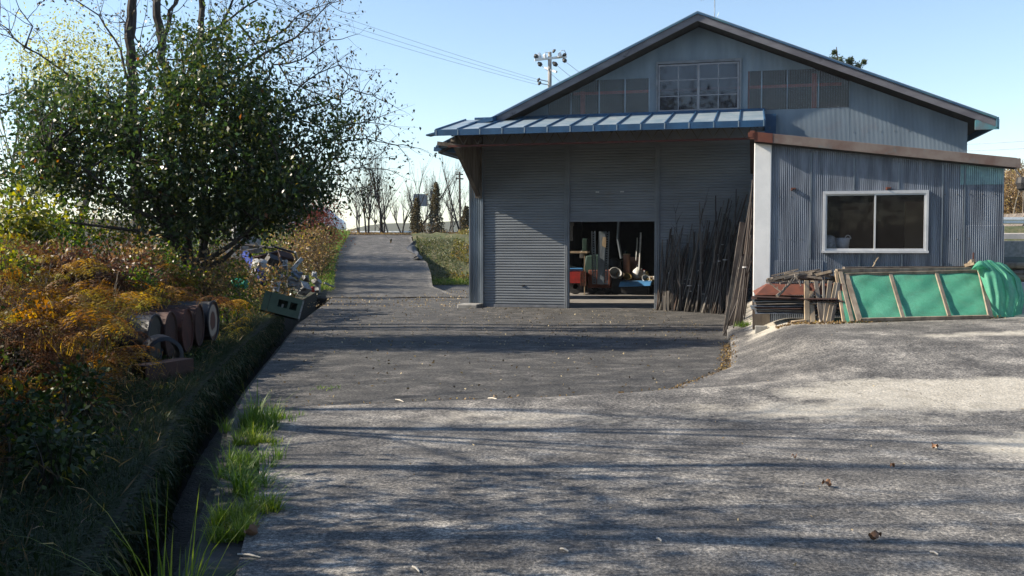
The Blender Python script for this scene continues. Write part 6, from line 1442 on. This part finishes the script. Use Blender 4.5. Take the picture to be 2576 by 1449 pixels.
# --- conifer tip behind the roof and the trees at the right edge
b = at(2130, 560, 50); root = thing('conifer', 'dark conifer top showing above the right roof slope', 'tree', (b.x, 50, .5))
H = at(2100, 118, 50).z - .5
w = MB(); w.tube([(0,0,0),(-.2,0,H*.6),(-.65,0,H)], [.22,.14,.02], 8); obj('trunk', w, M['bark'], root)
gg = np.random.default_rng(9); C = []
for (px, py, r) in ((2095,135,3),(2098,150,6),(2106,160,8),(2118,160,5),(2112,172,9),(2135,158,6),(2142,150,4),(2139,168,8),(2128,180,9),(2155,170,6),(2163,163,3),(2157,180,8),(2120,195,12),(2145,195,12),(2165,192,8),(2110,215,14),(2150,220,14),(2170,230,12),(2130,240,16),(2120,270,18),(2160,280,18)):
    p = at(px, py, 50); C.append((p.x-b.x, gg.normal()*.3, p.z-.5, r*50/FPX))
P = np.concatenate([np.array(c[:3])+gg.normal(size=(230,3))*c[3]*.65 for c in C]); leafobj('crown', P, .13, ML['conifer'], root, .4, 3, -.6)
for k, (px, py, Y, h, lb) in enumerate(((2545,560,78,3.4,'tan leaved tree on the hill nearest the shed at the right edge'),(2570,540,84,4.2,'tan leaved tree on the hill cut by the right picture edge'),(2530,545,90,4.0,'tan leaved tree on the hill hidden half behind the shed lamp'),(2590,570,80,3.5,'low tan leaved bush beyond the right picture edge'))):
    b = at(px, py, Y); leafy('autumn_tree', lb, 'tree', b, h, (0, h*.6, 1.9, h*.45), ML['brown'], 600+k, 60, 40, .22, .4, .12)
for k, (px, py, Y) in enumerate(((2550,540,74),(2572,555,73))):
    b = at(px, py, Y); q = random.Random(k); w = MB(); tips = []; branch(w, q, Vector((0,0,0)), Vector((0,0,1)), 2.5, .05, 2, tips, .2, .4, 4, .08)
    tag(obj('bare_shrub', w, M['pale_bark'], loc=b), ['pale bare shrub before the tan hill, left one at the right edge', 'pale bare shrub before the tan hill, right one at the right edge'][k], 'shrub')
# weeds at the foot of the shed corner
def weed(px, py, n, H, lab, seed):
    rr = ray(px, py); s = -1.5/rr[2]; p = Vector((rr[0]*s, rr[1]*s, 0)); p.z = gz(p.x, p.y); g = np.random.default_rng(seed)
    o = blades(np.stack([g.normal(0,.09,n), g.normal(0,.09,n), np.zeros(n)], 1), H, seed, .005, .6, ML['grass'], 'weed_clump'); o.location = p; tag(o, lab, 'weed')
weed(1872, 822, 160, .16, 'low green weeds by the left end of the sheet stack', 71); weed(1915, 824, 90, .10, 'small weeds under the left of the sheet stack', 72); weed(822, 942, 40, .05, 'tiny green weed growing in the asphalt left of the middle', 73)

# --- trees and shrubs left of the camera: out of the picture, they throw the long shadows
def shade_tree(x, y, H, seed, lab, leafy_=0, r=.11, lev=3, sp=.5):
    z = float(zbank(x, y)); root = thing('bare_tree', lab, 'tree', (x, y, z)); q = random.Random(seed); w = MB(); tips = []
    branch(w, q, Vector((0,0,-.3)), Vector((q.gauss(0,.08), q.gauss(0,.08), 1)), H*.6, r, lev, tips, .2, sp, 3, .09, (8,6,4,3)); obj('trunk', w, M['bark'], root)
    if leafy_:
        g = np.random.default_rng(seed); T = np.array([tuple(t) for t in tips]); P = np.repeat(T, leafy_, axis=0)+g.normal(size=(len(T)*leafy_,3))*.14
        leafobj('crown', P, .10, ML['sparse'], root, .55, seed, .3)
ST = [(-6.2,5.6,7.5,0,'near'),(-7.5,7.2,8,1,''),(-7.2,9.2,7,0,''),(-12.5,10.6,9.5,1,''),(-12.5,4.9,9,4,''),(-14.5,6.3,10.5,4,''),(-14,8.3,10,2,''),(-11,3.9,8,3,'')]
for k, (x, y, H, lf, _) in enumerate(ST):
    shade_tree(x, y, H, 700+k, ['roadside bare tree nearest the camera on the left, outside the picture'][0] if k == 0 else '%s tree counted back along the left bank outside the picture' % RD[k], lf)
def hedge(x, y, H, seed, lab):
    z = float(zbank(x, y)); root = thing('hedge_shrub', lab, 'shrub', (x, y, z)); g = np.random.default_rng(seed); q = random.Random(seed); w = MB(); tips = []
    for k in range(5): branch(w, q, Vector((0,0,-.1)), Vector((q.uniform(-.4,.4), q.uniform(-.4,.4), 1)).normalized(), H*.6, .03, 1, tips, .1, .5, 3, .1)
    obj('stems', w, M['bark'], root); C = [(g.normal(0,.55), g.normal(0,.55), H*g.uniform(.15,.95)) for _ in range(75)]
    leafobj('foliage', clumps(C, .2, 60, seed), .11, ML['dark'], root, .6, seed, .2)
for k, (x, y, H) in enumerate(((-4.3,2.2,1.2),(-4.4,3.2,1.3),(-4.6,4.2,1.3),(-4.8,5.1,1.3),(-5.3,6.0,1.3),(-5.8,7.0,1.2),(-5.6,3.0,1.9),(-5.9,4.4,1.9),(-6.2,5.7,1.8),(-6.0,1.6,1.8))):
    hedge(x, y, H, 800+k, '%s dense shrub counted forward beside the camera, outside the picture' % RD[k])

# wooded slope behind the camera: what the windows and glossy sheets reflect
wb = MB(); wb.grid(lambda u, v: (u, -4-40*v, -.3+3.5*v+.4*math.sin(u*.3)), np.linspace(-50, 50, 30), np.linspace(0, 1, 10)); wb.smooth = True
tag(obj('rear_ground', wb, M['earth']), kind='structure')
g = np.random.default_rng(91); n = 26000; x = g.uniform(-45, 45, n); y = -15-10*g.random(n); top_ = 13+3*np.sin(x*.31)+2*np.sin(x*.83+1); z = .8+g.random(n)**.8*top_
scatter('woodland_behind', 'woodland edge behind the viewer, outside the picture', np.stack([x, y, z], 1), .55, ML['ivyd'], .6, 92, .2, 'woodland')
for k in range(9):
    x = -24+6*k+g.normal(); root = thing('tall_bare_tree', '%s tall bare tree counted along the woodland edge behind the viewer' % RD[k], 'tree', (x, -17-2*g.random(), .7)); q = random.Random(900+k); w = MB(); tips = []
    branch(w, q, Vector((0,0,-.3)), Vector((q.gauss(0,.1),0,1)), 9, .2, 3, tips, .2, .45, 3, .08, (8,5,4,3)); obj('trunk', w, M['bark'], root)

# unseen leafy tree added to block the sky and shade the left bank
g = np.random.default_rng(95)
root = thing('added_shade_tree', 'unseen leafy tree added to shade the bank, outside the picture on the left', 'tree', (-6.4, 4.2, float(zbank(-6.4, 4.2)))); q = random.Random(95); w = MB(); tips = []
branch(w, q, Vector((0,0,-.3)), Vector((.15,.05,1)), 3.6, .12, 2, tips, .1, .6, 4, .09); obj('trunk', w, M['bark'], root)
Cc = np.stack([g.uniform(-1.2, 2.1, 80), g.uniform(-2.2, 3.2, 80), g.uniform(1.9, 3.6, 80)], 1)
Cc = Cc[(Cc[:,0]-6.4 < -.56*(Cc[:,1]+4.2)-.35) | (Cc[:,2] > .27*(Cc[:,1]+4.2)+1.9)]
leafobj('crown', clumps(Cc, .26, 46, 95), .11, ML['dark'], root, .55, 95, .3)
# black crumpled sheeting on the right edge of the ramp
w = MB(); w.smooth = False
def tarp(u, v):
    px = 1044 + 10*math.sin(u*9) + (v-.5)*(16+8*math.sin(u*14)); py = 596 + 62*u; Y = float(np.interp(py, [590,600,640,690], [61,59,50,42]))
    p = at(px, py, Y); return (p.x, Y, float(zramp(Y)) + .06 + .16*abs(math.sin(v*3.1))*(.6+.4*math.sin(u*31+v*5)))
w.grid(tarp, np.linspace(0,1,40), np.linspace(0,1,8)); tag(obj('black_sheeting', w, M['black']), 'crumpled strip of black sheeting along the right edge of the drive', 'tarpaulin')

# thin morning haze over the valley
hz = MB(); hz.box(-950, 950, -70, 1495, -8, 60)
hm = bpy.data.materials.new('haze'); hm.use_nodes = True; ht = hm.node_tree; ht.nodes.clear(); ho = ht.nodes.new('ShaderNodeOutputMaterial'); hv = ht.nodes.new('ShaderNodeVolumePrincipled')
hv.inputs['Color'].default_value = (.85,.92,1,1); hv.inputs['Density'].default_value = .00018; ht.links.new(hv.outputs[0], ho.inputs['Volume'])
tag(obj('haze', hz, hm), kind='stuff')
